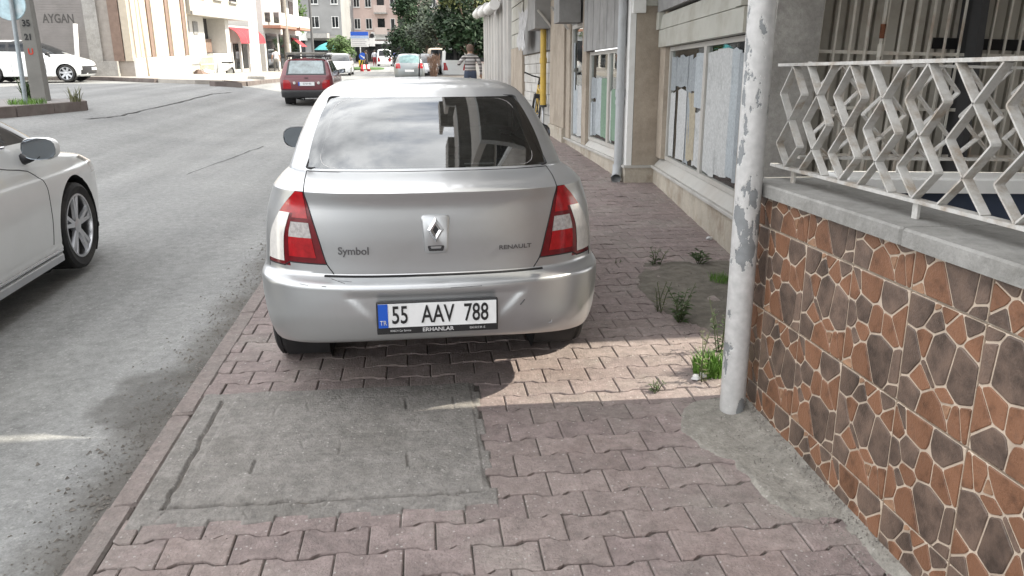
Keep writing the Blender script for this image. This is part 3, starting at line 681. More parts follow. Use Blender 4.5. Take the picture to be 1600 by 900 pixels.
# ---- second shop
sh2 = empty('boarded_shop', (2.47, 9.68, 0), (TILT, 0, 0), 'shop front with grey vertical boards above a papered window behind the downpipe', 'shop')
MB().box(0, .3, 0, 4.1, -.4, .20).build('plinth', M_PLINTH, sh2)
s_ = MB(); s_.bbox(-.03, .1, 0, 4.1, .201, .232, .005); s_.build('sill', M_SILL, sh2)
s_ = MB(); s_.prism([(0, .233), (.1, .233), (.1, .32), (.07, .32)], 0, 2.3, 'xz'); s_.build('sill_slope', M_FRAME, sh2)
frame_rect(sh2, 'window_frame', 0, 1.08, .322, 1.60, .05, .05, .11, M_FRAME)
frame_rect(sh2, 'window_frame', 1.085, 2.3, .322, 1.60, .05, .05, .11, M_FRAME)
MB().box(.078, .084, .05, 1.03, .372, 1.55).build('pane', M_SHOPGLASS, sh2)
MB().box(.078, .084, 1.135, 2.25, .372, 1.55).build('pane', M_SHOPGLASS, sh2)
papers(sh2, .05, 1.02, .38, 1.1, .076, 15, .95, [1, 1, 0, 4, 2, 0]); papers(sh2, 1.14, 2.25, .38, 1.25, .076, 19, .9, [1, 3, 2, 4, 0])
papers(sh2, .3, 1.0, 1.15, 1.5, .076, 25, .5, [1, 2, 6])
for k in range(11):
    MB().box(-.045 + .004 * (k % 2), .02, .0 + k * .21, .207 + k * .21, 1.61, 3.0).build('board', M_GREYB, sh2)
MB().box(0.0, .12, 2.31, 2.62, .233, 3.0).build('post', M_STUCCO, sh2)
frame_rect(sh2, 'door_frame', 2.625, 3.65, .233, 2.05, .06, .03, .1, M_FRAME)
MB().box(.06, .068, 2.69, 3.59, .295, 1.99).build('door_pane', M_SHOPGLASS, sh2)
MB().box(.02, .12, 2.625, 3.65, 2.055, 3.0).build('transom_panel', M_GREYB, sh2)
papers(sh2, 2.7, 3.58, .31, 1.8, .058, 31, .65, [1, 2, 0, 6])
MB().box(0, .12, 3.655, 4.0, .233, 3.0).build('post', M_STUCCO, sh2)
MB().box(1.6, 1.65, .1, 4, .2, 3).build('back_wall', M_ROOM, sh2); MB().box(.31, 1.6, .1, 4, .2, .22).build('floor', M_ROOM, sh2); MB().box(.31, 1.6, .1, 4, 2.95, 3.0).build('ceiling', M_ROOM, sh2)
b = MB(); b.box(-.35, -.02, 2.7, 3.2, 2.05, 2.42); b.build('meter_box', M_GREYB, sh2)
b = MB(); b.bar((-.3, 3.75, 2.35), (-.02, 3.75, 2.0), (0, .02, 0), (.012, 0, .012)); b.build('bracket', M_FRAME, sh2)
# ---- third frontage: tan pier, whitewashed blocks, grey panel, gas pipe
fr3 = empty('whitewashed_frontage', (2.47, 13.72, 0), (TILT, 0, 0), 'whitewashed block frontage with a tan pier and dark panel behind the bicycle', 'building')
MB().box(-.03, .5, 0, 1.5, .25, 3.2).build('pier', M_STUCCO, fr3); MB().box(-.06, .5, 0, 1.5, -.4, .245).build('pier_base', M_PLINTH, fr3)
M_BLOCK = mat('whitewashed_block', (0.5, 0.49, 0.46), 0.85, var=0.1, dirt=(0.3, 0.27, 0.22), dirt_amt=0.5, rnd=0.12, bump=0.4)
MB().box(.06, .5, 1.5, 5.6, -.4, 1.7).build('wall_core', M_GROUT, fr3)
rb = random.Random(4)
for j in range(8):
    y = 1.505 + (j % 2) * .2
    while y < 5.5:
        MB().box(rb.uniform(.0, .008), .1, y, min(y + .39, 5.58), -.02 + j * .2, .17 + j * .2).build('block', M_BLOCK, fr3); y += .4
MB().box(-.03, .1, 1.6, 5.6, 1.6, 2.5).build('dark_panel', M_GREYB, fr3)
MB().box(0, .5, 1.5, 5.6, 2.505, 3.4).build('upper_wall', M_BOARD, fr3)
b = MB(); b.box(-.32, -.02, 1.5, 2.5, 1.98, 2.6); b.build('meter_cabinet', M_GREYB, fr3)
b = MB(); b.bar((-.28, 1.45, 2.3), (-.02, 1.45, 2.0), (0, .02, 0), (.012, 0, .012)); b.build('bracket', M_FRAME, fr3)
M_YEL = mat('gas_yellow', (0.5, 0.33, 0.05), 0.5, var=0.12, dirt=(0.25, 0.2, 0.1), dirt_amt=0.4)
gp = empty('gas_pipe', (2.36, 15.55, 0), (TILT, 0, 0), 'yellow gas riser pipe below the grey meter cabinet', 'pipe')
b = MB(); b.tube([(0, 0, .5), (0, 0, 3.1)], .06, 10); b.build('riser', M_YEL, gp, True, 40)
b = MB(); b.tube([(0, 0, -.1), (0, 0, .5)], .025, 8); b.build('foot_pipe', M_STEEL, gp, True)
b = MB(); b.lathe([(.075, 0), (.075, .04)], 12, 'z', (0, 0, .48), True, True); b.build('valve', M_DARK, gp)
b = MB(); b.lathe([(.07, 0), (.07, .1)], 12, 'z', (0, 0, 1.3), True, True); b.build('coupling', M_YEL, gp)
M_CLOTH = mat('hung_cloth', (0.5, 0.5, 0.5), 0.9, var=0.25, scale=8)
hc = MB(); rows = []
for j in range(7): rows.append([(2.22 + .03 * math.sin(i * 1.9 + j), 17.0 + i * .22 + .04 * j, 2.45 - j * .13 - (.08 * (i % 3))) for i in range(7)])
hc.loft(rows, closed=False); tag(hc.build('hanging_cloth', M_CLOTH, None, True), 'ragged grey cloth hanging beside the meter cabinet', 'cloth')
# ---- fourth frontage: beige low wall then pale ribbed metal hoarding
fr4 = empty('ribbed_hoarding', (2.47, 19.4, 0), (TILT, 0, 0), 'pale ribbed metal hoarding running along the far pavement', 'hoarding')
M_RIB = mat('ribbed_metal', (0.40, 0.39, 0.37), 0.55, var=0.1, scale=3, dirt=(0.24, 0.21, 0.18), dirt_amt=0.5, dscale=1.5, rnd=0.12)
MB().box(-.04, .4, 0, 2.4, -.4, 1.62).build('low_wall', M_STUCCO, fr4)
for k in range(5): MB().box(-.02 - .004 * (k % 2), .4, 0, 2.4, 1.63 + k * .34, 1.95 + k * .34).build('stone_course', M_BOARD, fr4)
MB().box(.05, .4, 2.45, 11.6, -.6, 3.4).build('back_sheet', M_GREYB, fr4)
for k in range(9):
    y = 2.5 + k * 1.0
    b = MB(); b.prism([(-.10, y), (-.10, y + .45), (.045, y + .75), (.045, y - .1)], -.5, 3.2, 'xy'); b.build('rib', M_RIB, fr4)
aw = empty('rolled_awning', (2.45, 23.5, 2.0), (TILT, 0, 0), 'rolled pale shop awning on brackets above the ribbed hoarding', 'awning')
for k in range(3):
    b = MB(); b.tube([(-.3, k * 2.6, .75 + .12 * k), (-.3, k * 2.6 + 2.2, .75 + .12 * k)], .15, 12); b.build('roll', M_WHITEP, aw, True, 40)
    b = MB(); b.bar((-.3, k * 2.6 + .1, .75), (.2, k * 2.6 + .1, 1.4), (0, .03, 0), (.02, 0, .02)); b.build('bracket', M_WHITEP, aw)
# ---- storeys above the shops and the block behind the yard (they shade the pavement and show in the rear window)
M_FAC = mat('facade_render', (0.42, 0.38, 0.34), 0.85, var=0.08, scale=1.2, dirt=(0.26, 0.23, 0.2), dirt_amt=0.4, dscale=.5)
def upper_block(root, poly, z0, z1, bal_x, ys, fl):
    b = MB(); b.prism(poly, z0, z1); b.build('storeys', M_FAC, root)
    x = poly[0][0]
    for f in range(fl):
        z = z0 + f * 2.9
        for (y0, y1) in ys:
            MB().box(bal_x, x - .003, y0, y1, z + .0, z + .16).build('balcony_slab', M_CONC, root)
            MB().box(bal_x, bal_x + .08, y0, y1, z + .163, z + 1.0).build('balcony_parapet', M_FAC, root)
            w = MB(); w.box(x - .06, x - .002, y0 + .4, y0 + 1.6, z + .3, z + 2.3); wf = w.build('window', M_WHITEP, root)
            MB().box(x - .07, x - .062, y0 + .47, y0 + 1.53, z + .37, z + 2.23).build('pane', M_DKGLASS, wf)
up = empty('upper_floors', (0, 0, 0), (0, 0, 0), 'overhanging apartment floors with balconies above the papered shops', 'building')
upper_block(up, [(1.22, 4.10), (9.5, 4.33), (9.5, 21.5), (1.22, 21.5)], 3.0, 14.6, 0.55, [(5.0, 8.2), (10.5, 13.7), (16, 19.2)], 4)
up2 = empty('far_upper_floors', (0, 0, 0), (0, 0, 0), 'apartment floors above the ribbed hoarding', 'building')
upper_block(up2, [(2.6, 21.6), (12, 21.6), (12, 31.5), (2.6, 31.5)], 3.4, 14, 1.9, [(22.5, 25), (27, 30)], 3)
nb = empty('yard_apartment_block', (0, 0, 0), (0, 0, 0), 'apartment block with balconies standing behind the railed yard', 'building')
upper_block(nb, [(1.95, 3.41), (1.95, -16), (11, -16), (11, 3.41)], 2.8, 15.5, 1.1, [(-1.2, 2.2), (-6.5, -3.3), (-12, -8.8)], 4)
MB().box(4.9, 11, -16, 3.3, -.3, 2.8).build('ground_floor', M_FAC, nb)
MB().box(1.26, 3.5, 3.462, 4.2, 2.75, 2.95).build('sun_blocking_slab', M_CONC, up)  # unseen slab, added to block high sun and narrow the lit strip
# ---- yard: floor, ledge, grille window in the side wall of the shop
yf = MB(); yf.box(1.69, 4.9, -4, 3.3, -.3, .04); yd = tag(yf.build('yard_floor', M_CONC), kind='structure')
yw = empty('yard_side_wall', (2.45, 5.62, 0), (0, R(1.35), -R(1.2)), 'grey shuttered side wall of the corner shop behind the grille', 'wall')
MB().box(0, 3.6, -.03, .34, -.3, .555).build('dado', M_CONC, yw)
s_ = MB(); s_.bbox(0, 3.6, -.05, .30, .556, .655, .008); s_.build('ledge', M_WHITEP, yw)
MB().box(0.0, .34, -.03, .2, .66, 3.0).build('pier', M_CONC, yw)
M_SHUT = mat('shutter_sheet', (0.43, 0.41, 0.36), 0.6, var=0.1, scale=3, dirt=(0.2, 0.15, 0.1), dirt_amt=0.45, dscale=1.4)
MB().box(.34, 3.6, .30, .34, .66, 3.0).build('wall_behind', M_SHUT, yw)
for k in range(31):
    x = .36 + k * .105
    b = MB(); b.prism([(x, .26), (x + .07, .245), (x + .075, .30), (x, .30)], .66, 3.0, 'xy'); b.build('shutter_slat', M_SHUT, yw)
MB().box(1.35, 3.5, .225, .24, 1.62, 1.70).build('vent_gap', M_SEAM, yw)
gr = empty('window_grille', (2.45, 5.62, 0), (0, R(1.35), -R(1.2)), 'white vertical bar window grille with rusty joints in the yard wall', 'grille')
M_GRL = mat('grille_paint', (0.62, 0.6, 0.54), 0.55, var=0.08, scale=8, dirt=(0.28, 0.14, 0.06), dirt_amt=0.55, dscale=4)
for k in range(24):
    x = .40 + k * .118 + (.02 if k > 3 else 0)
    MB().box(x - .007, x + .007, .10, .114, .69, 2.6).build('bar', M_GRL, gr)
for z in (.83, 1.18, 1.58, 2.0):
    MB().box(.36, 3.4, .115, .121, z - .012, z + .012).build('cross_flat', M_GRL, gr)
M_RUST = mat('rust', (0.16, 0.06, 0.03), 0.9, var=0.35, scale=18)
b = MB(); b.lathe([(.018, 1.55), (.018, 1.64)], 8, 'z', (.86, .09, 0), True, True); b.build('hinge', M_GRL, gr)
b = MB(); b.lathe([(.018, 1.68), (.02, 1.78)], 8, 'z', (.86, .09, 0), True, True); b.build('hinge', M_RUST, gr)
b = MB(); b.box(.85, .868, .082, .1, .69, 2.6); b.build('gate_stile', M_GRL, gr)
# ================================================================== VEHICLES
def pchip(keys, steps):
    # monotone cubic through key rows; returns fine list of (tuple, key position)
    n = len(keys); m = len(keys[0]); out = []
    def slopes(k):
        d = [keys[i+1][k] - keys[i][k] for i in range(n-1)]; s = [d[0]]
        for i in range(1, n-1): s.append(0.0 if d[i-1]*d[i] <= 0 else 2*d[i-1]*d[i]/(d[i-1]+d[i]))
        s.append(d[-1]); return s
    S = [slopes(k) for k in range(m)]
    for i in range(n-1):
        for q in range(steps[i]):
            t = q / steps[i]; h0 = 2*t**3-3*t*t+1; h1 = t**3-2*t*t+t; h2 = -2*t**3+3*t*t; h3 = t**3-t*t
            out.append((tuple(h0*keys[i][k] + h1*S[k][i] + h2*keys[i+1][k] + h3*S[k][i+1] for k in range(m)), i + t))
    out.append((keys[-1], n - 1.0)); return out
# row: z, zf, w, yr, yf, br, nr, bf, nf, E, O, arch
class Car:
    def __init__(s, keys, steps, L, cols, taper=0.05, disp=None, crown=0.025):
        s.L = L; s.nC, s.nL, s.nQ, s.nS, s.nF = cols; s.H = sum(cols); s.taper = taper; s.crown = crown
        s.fine = pchip(keys, steps); s.P = []
        for row, k in s.fine: s.P.append([s.pt(row, c) for c in range(-s.H, s.H + 1)])
        if disp:
            for r in range(len(s.P)):
                for c in range(len(s.P[r])): s.P[r][c] = disp(Vector(s.P[r][c]))
        s.parts = {}
    def arc(s, row, x=None, t=None):
        z, zf, w, yr, yf, br, nr, bf, nf, E, O, arch = row
        if x is not None: t = math.asin(min(1.0, max(0.0, (min(x, w * .99999) / w))) ** (nr / 2))
        X = w * math.sin(t) ** (2 / nr); Y = yr + br * (1 - max(0.0, math.cos(t)) ** (2 / nr))
        return X, Y, s.zz(row, Y) + arch * math.cos(t) ** 2
    def zz(s, row, y): return lerp(row[0], row[1], smooth(y / s.L))
    def tap(s, x, y): return x * (1 - s.taper * smooth((y / s.L - .72) / .28))
    def pt(s, row, c):
        sg = -1 if c < 0 else 1; h = abs(c)
        z, zf, w, yr, yf, br, nr, bf, nf, E, O, arch = row
        tE = math.asin(min(1, E / w) ** (nr / 2)); tO = math.asin(min(1, O / w) ** (nr / 2))
        if h <= s.nC: X, Y, Z = s.arc(row, x=E * h / s.nC)
        elif h <= s.nC + s.nL: X, Y, Z = s.arc(row, t=lerp(tE, tO, (h - s.nC) / s.nL))
        elif h <= s.nC + s.nL + s.nQ: X, Y, Z = s.arc(row, t=lerp(tO, math.pi/2, (h - s.nC - s.nL) / s.nQ))
        elif h <= s.nC + s.nL + s.nQ + s.nS:
            f = (h - s.nC - s.nL - s.nQ) / s.nS; Y = lerp(yr + br, yf - bf, f); X = w; Z = s.zz(row, Y)
        else:
            f = (h - (s.H - s.nF)) / s.nF; t = math.pi/2 * (1 - f)
            X = w * math.sin(t) ** (2/nf); Y = yf - bf * (1 - max(0.0, math.cos(t)) ** (2/nf)); Z = s.zz(row, Y)
        return (sg * s.tap(X, Y), Y, Z)
    def rear_y(s, x, z):
        x = abs(x); prev = None
        for row, k in s.fine:
            if x > row[2]: continue
            X, Y, Z = s.arc(row, x=x)
            if prev and prev[1] <= z <= Z: return lerp(prev[0], Y, (z - prev[1]) / max(1e-6, Z - prev[1]))
            prev = (Y, Z)
        return prev[0] if prev else 0
    def faces(s, cls):
        nb = 2 * s.H + 1
        for r in range(len(s.P) - 1):
            k = (s.fine[r][1] + s.fine[r+1][1]) / 2
            for c in range(2 * s.H):
                h = abs(c + .5 - s.H)
                reg = 'C' if h < s.nC else 'L' if h < s.nC + s.nL else 'Q' if h < s.nC + s.nL + s.nQ else 'S' if h < s.H - s.nF else 'F'
                q = [s.P[r][c], s.P[r][c+1], s.P[r+1][c+1], s.P[r+1][c]]
                mid = Vector([sum(p[i] for p in q) / 4 for i in range(3)])
                nm = cls(k, reg, h, mid, c + .5 < s.H)
                if nm: s.parts.setdefault(nm, []).append((r*nb+c, r*nb+c+1, (r+1)*nb+c+1, (r+1)*nb+c))
    def roof_geo(s, b, seg=8, inset=0.0):
        last = s.P[-1]; H = s.H; w = max(abs(p[0]) for p in last); rows = []
        for h in range(0, H + 1):
            a, c = Vector(last[H + h]), Vector(last[H - h]); ww = abs(a.x) / w
            rows.append([tuple(a.lerp(c, q/seg) + Vector((0, 0, (s.crown * ww * (1 - (2*q/seg-1)**2)) - inset))) for q in range(seg + 1)])
        b.loft(rows, closed=False)
    def mesh(s, part, mats, arches=(), roof=False, off=0.0, merge=True):
        flat = [p for row in s.P for p in row]; ids = {}; b = MB()
        for f in s.parts.get(part, []):
            for i in f:
                if i not in ids: ids[i] = len(b.v); b.v.append(flat[i])
            b.f.append(tuple(ids[i] for i in f)); b.m.append(0)
        if roof: s.roof_geo(b)
        bm = bmesh.new(); vs = [bm.verts.new(p) for p in b.v]; bm.verts.ensure_lookup_table()
        for f in b.f:
            try: bm.faces.new([vs[i] for i in f])
            except ValueError: pass
        bmesh.ops.remove_doubles(bm, verts=bm.verts, dist=1e-5)
        for (ay, az, ar) in arches:
            dead = [f for f in bm.faces if math.hypot(f.calc_center_median().y - ay, f.calc_center_median().z - az) < ar and abs(f.calc_center_median().x) > .45]
            edge = set(v for f in dead for v in f.verts)
            bmesh.ops.delete(bm, geom=dead, context='FACES')
            for v in edge:
                if v.is_valid and v.link_faces:
                    d = Vector((v.co.y - ay, v.co.z - az)); l = d.length
                    if l > 1e-4: v.co.y = ay + d.x * ar / l; v.co.z = az + d.y * ar / l
        bmesh.ops.recalc_face_normals(bm, faces=bm.faces)
        # make sure normals look outward from the car's middle
        acc = 0.0; cen = Vector((0, s.L / 2, .7))
        for f in bm.faces: acc += f.normal.dot(f.calc_center_median() - cen)
        if acc < 0: bmesh.ops.reverse_faces(bm, faces=bm.faces)
        if off:
            bm.normal_update()
            for v in bm.verts: v.co += v.normal * off
        me = bpy.data.meshes.new(part); bm.to_mesh(me); bm.free()
        for m in (mats if isinstance(mats, (list, tuple)) else [mats]): me.materials.append(m)
        me.shade_smooth(); me.set_sharp_from_angle(angle=R(38)); return me
    def seam(s, b, path, r=0.0028, off=0.001):
        pts = []
        for (ri, c) in path:
            p = Vector(s.P[ri][c + s.H]); pts.append(p)
        b.tube(pts, r, 6)
def paint(name, col, metal=0.0, rough=0.35, coat=1.0, dirtc=None, amt=.25):
    return mat(name, col, rough, metal, var=0.025, scale=2.0, coat=coat, dirt=dirtc or tuple(x * .75 for x in col), dirt_amt=amt, dscale=2.2)
def wheel(parent, c, rad, wid, rimr, side, style='spoke', rimm=None, spokes=5):
    # axis along local x, outer face towards side
    t = MB(); hw = wid / 2
    prof = [(rimr, -hw * .86), (rad * .9, -hw), (rad * .975, -hw * .86), (rad, -hw * .62)]
    for g in (-.34, 0, .34): prof += [(rad, (g - .1) * wid * .9), (rad - .007, (g - .08) * wid * .9), (rad - .007, (g + .02) * wid * .9), (rad, (g + .04) * wid * .9)]
    prof += [(rad, hw * .62), (rad * .975, hw * .86), (rad * .9, hw), (rimr, hw * .86)]
    t.lathe(prof, 40, 'x'); w = t.build('wheel', M_TYRE, parent, True, 30, c)
    r = MB(); o = side * hw
    r.lathe([(rimr, -side * hw * .8), (rimr * .93, o * .3), (rimr * .9, o * .55), (rimr * .95, o * .9), (rimr * 1.01, o * .9), (rimr * 1.015, o * .8)], 36, 'x')
    r.cur = 1; r.lathe([(rimr * .92, o * .15), (.02, o * .15)], 24, 'x', cap1=True); r.cur = 0
    for k in range(spokes):
        a0 = 2 * math.pi * k / spokes + .3
        for da in ((-.16, .16) if style == 'double' else (0,)):
            a = a0 + da; wd = .018 if style == 'double' else .035 * rimr / .2
            ca, sa = math.cos(a), math.sin(a); a2 = a0 + da * .45
            p0 = Vector((o * .62, math.cos(a2) * rimr * .18, math.sin(a2) * rimr * .18)); p1 = Vector((o * .78, ca * rimr * .94, sa * rimr * .94))
            tn = Vector((0, -sa, ca))
            r.loft([[p0 - tn * wd * 1.2 + Vector((-o * .1, 0, 0)), p0 + tn * wd * 1.2 + Vector((-o * .1, 0, 0)), p0 + tn * wd * .9 + Vector((o * .12, 0, 0)), p0 - tn * wd * .9 + Vector((o * .12, 0, 0))],
                    [p1 - tn * wd * 1.1 + Vector((-o * .1, 0, 0)), p1 + tn * wd * 1.1 + Vector((-o * .1, 0, 0)), p1 + tn * wd * .8 + Vector((o * .06, 0, 0)), p1 - tn * wd * .8 + Vector((o * .06, 0, 0))]], True, True)
    r.lathe([(rimr * .25, o * .45), (rimr * .23, o * .75), (rimr * .12, o * .8), (.001, o * .8)], 18, 'x')
    r.build('rim', [rimm or M_ALLOY, M_BLACK], w, True, 35)
    return w
def arch_house(parent, y, z, r, x0, x1):
    for s in (-1, 1):
        b = MB(); b.lathe([(r * .995, s * x1), (r * .995, s * x0), (.02, s * x0)], 24, 'x', (0, y, z))
        # keep only the part above the axle line
        keep = [f for f in b.f if sum(b.v[i][2] for i in f) / len(f) > z - r * .75]
        b.f = keep; b.m = [0] * len(keep)
        b.build('wheel_housing', M_BLACK, parent, True, 40)
def mirror(parent, c, sc, body, s):
    # housing with its reflecting face to the rear (-y)
    b = MB(); rings = []
    for f, k in ((0, .93), (.02, 1.0), (.06, .97), (.10, .8), (.13, .45), (.14, .1)):
        ring = []
        for q in range(16):
            a = 2 * math.pi * q / 16; ca, sa = math.cos(a), math.sin(a)
            ring.append((c[0] + s * sc * (.115 * k * abs(ca) ** .7 * (1 if ca > 0 else -1)), c[1] + f * sc, c[2] + sc * .075 * k * abs(sa) ** .75 * (1 if sa > 0 else -1)))
        rings.append(ring)
    b.loft(rings, False, True); m = b.build('door_mirror', body, parent, True, 50)
    g = MB(); g.loft([[(c[0] + (p[0]-c[0]) * k, c[1] + y, c[2] + (p[2]-c[2]) * k) for p in rings[0]] for k, y in ((1.0, 0.001), (.96, .006), (.93, .006))], False, True)
    g.build('mirror_glass', [mirror_glass], m, False)
    a = MB(); a.tube([(c[0] - s * sc * .07, c[1] + .05 * sc, c[2] - .05 * sc), (c[0] - s * sc * .17, c[1] + .07 * sc, c[2] - .085 * sc)], [.035 * sc, .04 * sc], 8); a.build('mirror_arm', M_DARK, m, True)
    return m
mirror_glass = mat('mirror_glass', (0.3, 0.33, 0.36), 0.03, 1.0, var=0.02)
M_LENS_R = mat('lamp_red', (0.33, 0.008, 0.012), 0.16, var=0.25, scale=30, coat=.25, spec=.5)
M_LENS_D = mat('lamp_dark_red', (0.12, 0.006, 0.01), 0.2, var=0.2, scale=30, coat=.25)
M_LENS_W = mat('lamp_clear', (0.62, 0.6, 0.57), 0.12, var=0.1, scale=40, coat=1.0, spec=.7)
M_LENS_G = mat('lamp_grey', (0.38, 0.36, 0.35), 0.15, var=0.3, scale=60, coat=1.0)
M_LENS_O = mat('lamp_amber', (0.6, 0.2, 0.02), 0.2, var=0.1, coat=1.0)
M_PLATE = mat('plate_white', (0.78, 0.79, 0.79), 0.4, var=0.03, dirt=(0.55, 0.56, 0.56), dirt_amt=0.4, dscale=8)
M_PBLUE = mat('plate_blue', (0.01, 0.09, 0.5), 0.4, var=0.05)
M_INK = mat('plate_ink', (0.012, 0.012, 0.013), 0.5, var=0.1)
M_LETW = mat('print_white', (0.55, 0.55, 0.55), 0.6, var=0.1)

# ------------------------------------------------------------------ silver saloon on the pavement
SILVER = mat('silver_paint', (0.47, 0.48, 0.487), 0.33, 0.72, var=0.02, scale=3, coat=0.4, dirt=(0.37, 0.37, 0.36), dirt_amt=0.3, dscale=3)
def srow(z, w, yr, zf, yf, E, O, br=.44, nr=2.7, bf=.55, nf=2.5, arch=0.0): return (z, zf, w, yr, yf, br, nr, bf, nf, E, O, arch)
SK = [srow(.272, .73, .10, .20, 3.98, .44, .68, arch=.062),
      srow(.30, .765, .045, .22, 4.06, .445, .70, arch=.055),
      srow(.375, .79, .015, .33, 4.13, .445, .73, arch=.045),
      srow(.46, .80, .002, .45, 4.16, .445, .745, arch=.03),
      srow(.545, .806, .0, .53, 4.17, .445, .75, arch=.01),
      srow(.602, .806, .0, .58, 4.165, .445, .755, arch=.002),
      srow(.618, .804, .012, .60, 4.16, .445, .755),
      srow(.632, .798, .055, .615, 4.15, .445, .755),        # 7 bumper top
      srow(.648, .794, .078, .63, 4.12, .45, .755),          # 8 lid bottom / lamp bottom
      srow(.69, .79, .078, .67, 4.08, .478, .752),           # 9
      srow(.805, .782, .074, .75, 3.90, .508, .735),         # 10
      srow(.872, .772, .075, .80, 3.72, .526, .705),         # 11
      srow(.945, .752, .078, .86, 3.46, .545, .655),         # 12
      srow(.992, .733, .066, .90, 3.30, .558, .612),         # 13
      srow(1.006, .728, .062, .92, 3.22, .56, .60),          # 14 ridge
      srow(1.009, .726, .078, .93, 3.18, .562, .60),         # 15
      srow(1.028, .712, .24, .95, 3.10, .575, .62, br=.40),  # 16
      srow(1.036, .70, .495, .965, 3.04, .592, .64, br=.33), # 17 deck end
      srow(1.047, .695, .515, .98, 3.02, .592, .64, br=.32, nr=3.0), # 18 glass base
      srow(1.16, .662, .715, 1.10, 2.74, .576, .62, br=.27, nr=3.2),
      srow(1.265, .622, .925, 1.23, 2.47, .546, .585, br=.25, nr=3.2),
      srow(1.345, .578, 1.115, 1.325, 2.24, .508, .545, br=.24, nr=3.0, bf=.42), # 21 glass top
      srow(1.378, .545, 1.22, 1.37, 2.16, .48, .515, br=.24, nr=2.8, bf=.36),
      srow(1.400, .49, 1.34, 1.40, 2.06, .43, .46, br=.22, nr=2.6, bf=.3)]
SS = [2, 4, 6, 6, 4, 2, 2, 2, 3, 7, 4, 4, 4, 2, 1, 5, 5, 1, 6, 6, 5, 3, 3]
def recess(p):
    if p.y < .3 and .40 < p.z < .585:
        x, z = abs(p.x), p.z
        xe = .27 + (z - .42) / (.575 - .42) * .15
        k = smooth((xe - x) / .05) * smooth((z - .405) / .04) * smooth((.582 - z) / .012)
        return (p.x, p.y + .010 * k, p.z)
    return tuple(p)
car = Car(SK, SS, 4.17, (26, 10, 5, 46, 14), disp=recess, crown=0.022)
def scls(k, reg, h, m, left):
    side = 'l' if left else 'r'
    if k < 8: return 'bumper' if reg in 'CLQ' or (reg == 'S' and m.y < .62) else ('front_bumper' if reg == 'F' else 'body')
    if 8 < k < 18:
        if reg == 'C': return 'trunk_lid'
        i = (h - car.nC) / car.nL; thr = 9.0 if i < .55 else 8.66
        if reg in 'LQ' and k < thr: return 'bumper'
        if reg == 'L' and k < 14:
            if k < thr + .28 or i < .08: return 'lb_' + side
            if i > .61 and k < 11.6: return 'lw_' + side
            if i > .48 and k < 11.6: return 'lb_' + side
            if 9.95 < k < 10.1 or 11 < k < 11.3: return 'lb_' + side
            if 10.1 < k < 11: return 'lg_' + side
            return ('lr_' if k < 10.5 else 'lu_') + side
        return 'body'
    if 18 < k < 21:
        if reg == 'C': return 'rear_window'
        if reg == 'F': return 'windscreen'
        if reg == 'S' and 18.3 < k < 20.8:
            if m.y < 1.12 or m.y > 2.55: return 'body'
            if abs(m.y - 1.82) < .05: return 'pillar' + side
            return 'side_window' + side + ('f' if m.y > 1.82 else 'b')
    return 'body'
car.faces(scls)
sil = empty('silver_saloon', (0.042, 3.285, 0.0), (0, 0, R(1.4)), 'dusty silver saloon parked on the pavement with red tail lamps and white number plate', 'car')
AR = [(0.93, .285, .325), (3.40, .285, .325)]
sil.scale = (.985, 1, 1)
link('body', car.mesh('body', SILVER, AR, roof=True), sil)
link('rear_bumper', car.mesh('bumper', SILVER), sil); link('front_bumper', car.mesh('front_bumper', SILVER), sil)
lid = link('trunk_lid', car.mesh('trunk_lid', SILVER), sil)
rw = link('rear_window', car.mesh('rear_window', M_CARGLASS), sil); link('windscreen', car.mesh('windscreen', M_CARGLASS), sil)
for sd in 'lr':
    link('side_window', car.mesh('side_window' + sd + 'f', M_CARGLASS), sil); link('side_window', car.mesh('side_window' + sd + 'b', M_CARGLASS), sil); link('door_pillar', car.mesh('pillar' + sd, M_DARK), sil)
for sd in 'lr':
    lm = link('tail_lamp', car.mesh('lb_' + sd, M_LENS_D), sil)
    link('red_lens', car.mesh('lr_' + sd, M_LENS_R, off=.002), lm); link('red_lens', car.mesh('lu_' + sd, M_LENS_R, off=.002), lm); link('reverse_lens', car.mesh('lg_' + sd, M_LENS_G, off=.002), lm)
    link('indicator_lens', car.mesh('lw_' + sd, M_LENS_W, off=.002), lm)
# dark lining so that the glass looks into a dim cabin
car.parts['lining'] = car.parts['body'] + car.parts['trunk_lid']
lin = car.mesh('lining', mat('cabin_trim', (0.06, 0.06, 0.062), .9), AR)
for v in lin.vertices: v.co = (v.co.x * .965, 2.0 + (v.co.y - 2.0) * .982, v.co.z - .022)
link('cabin_lining', lin, sil)
b = MB(); car.roof_geo(b, inset=.03); b.v = [(x * .95, 1.65 + (y - 1.65) * .95, z) for x, y, z in b.v]; b.build('headliner', MATS['cabin_trim'], sil)
kr = {round(k, 3): i for i, (_, k) in enumerate(car.fine)}
b = MB(); r8, r14, r17 = kr[8], kr[14], kr[17]
for s in (-1, 1):
    car.seam(b, [(r, s * car.nC) for r in range(r8, r17 + 1)], .0026)
    car.seam(b, [(kr[9] if i < 6 else r8 + 2, s * (car.nC + i)) for i in range(car.nL + 1)], .0028)
    car.seam(b, [(r, s * (car.nC + car.nL)) for r in range(r8, r14 + 1)], .002)
    car.seam(b, [(r14, s * (car.nC + i)) for i in range(car.nL + 1)], .002)
car.seam(b, [(kr[7] + 1, c) for c in range(-car.nC - 1, car.nC + 2)], .0065)
car.seam(b, [(r17, c) for c in range(-car.nC, car.nC + 1)], .003)
b.build('panel_gap', M_SEAM, sil, True)
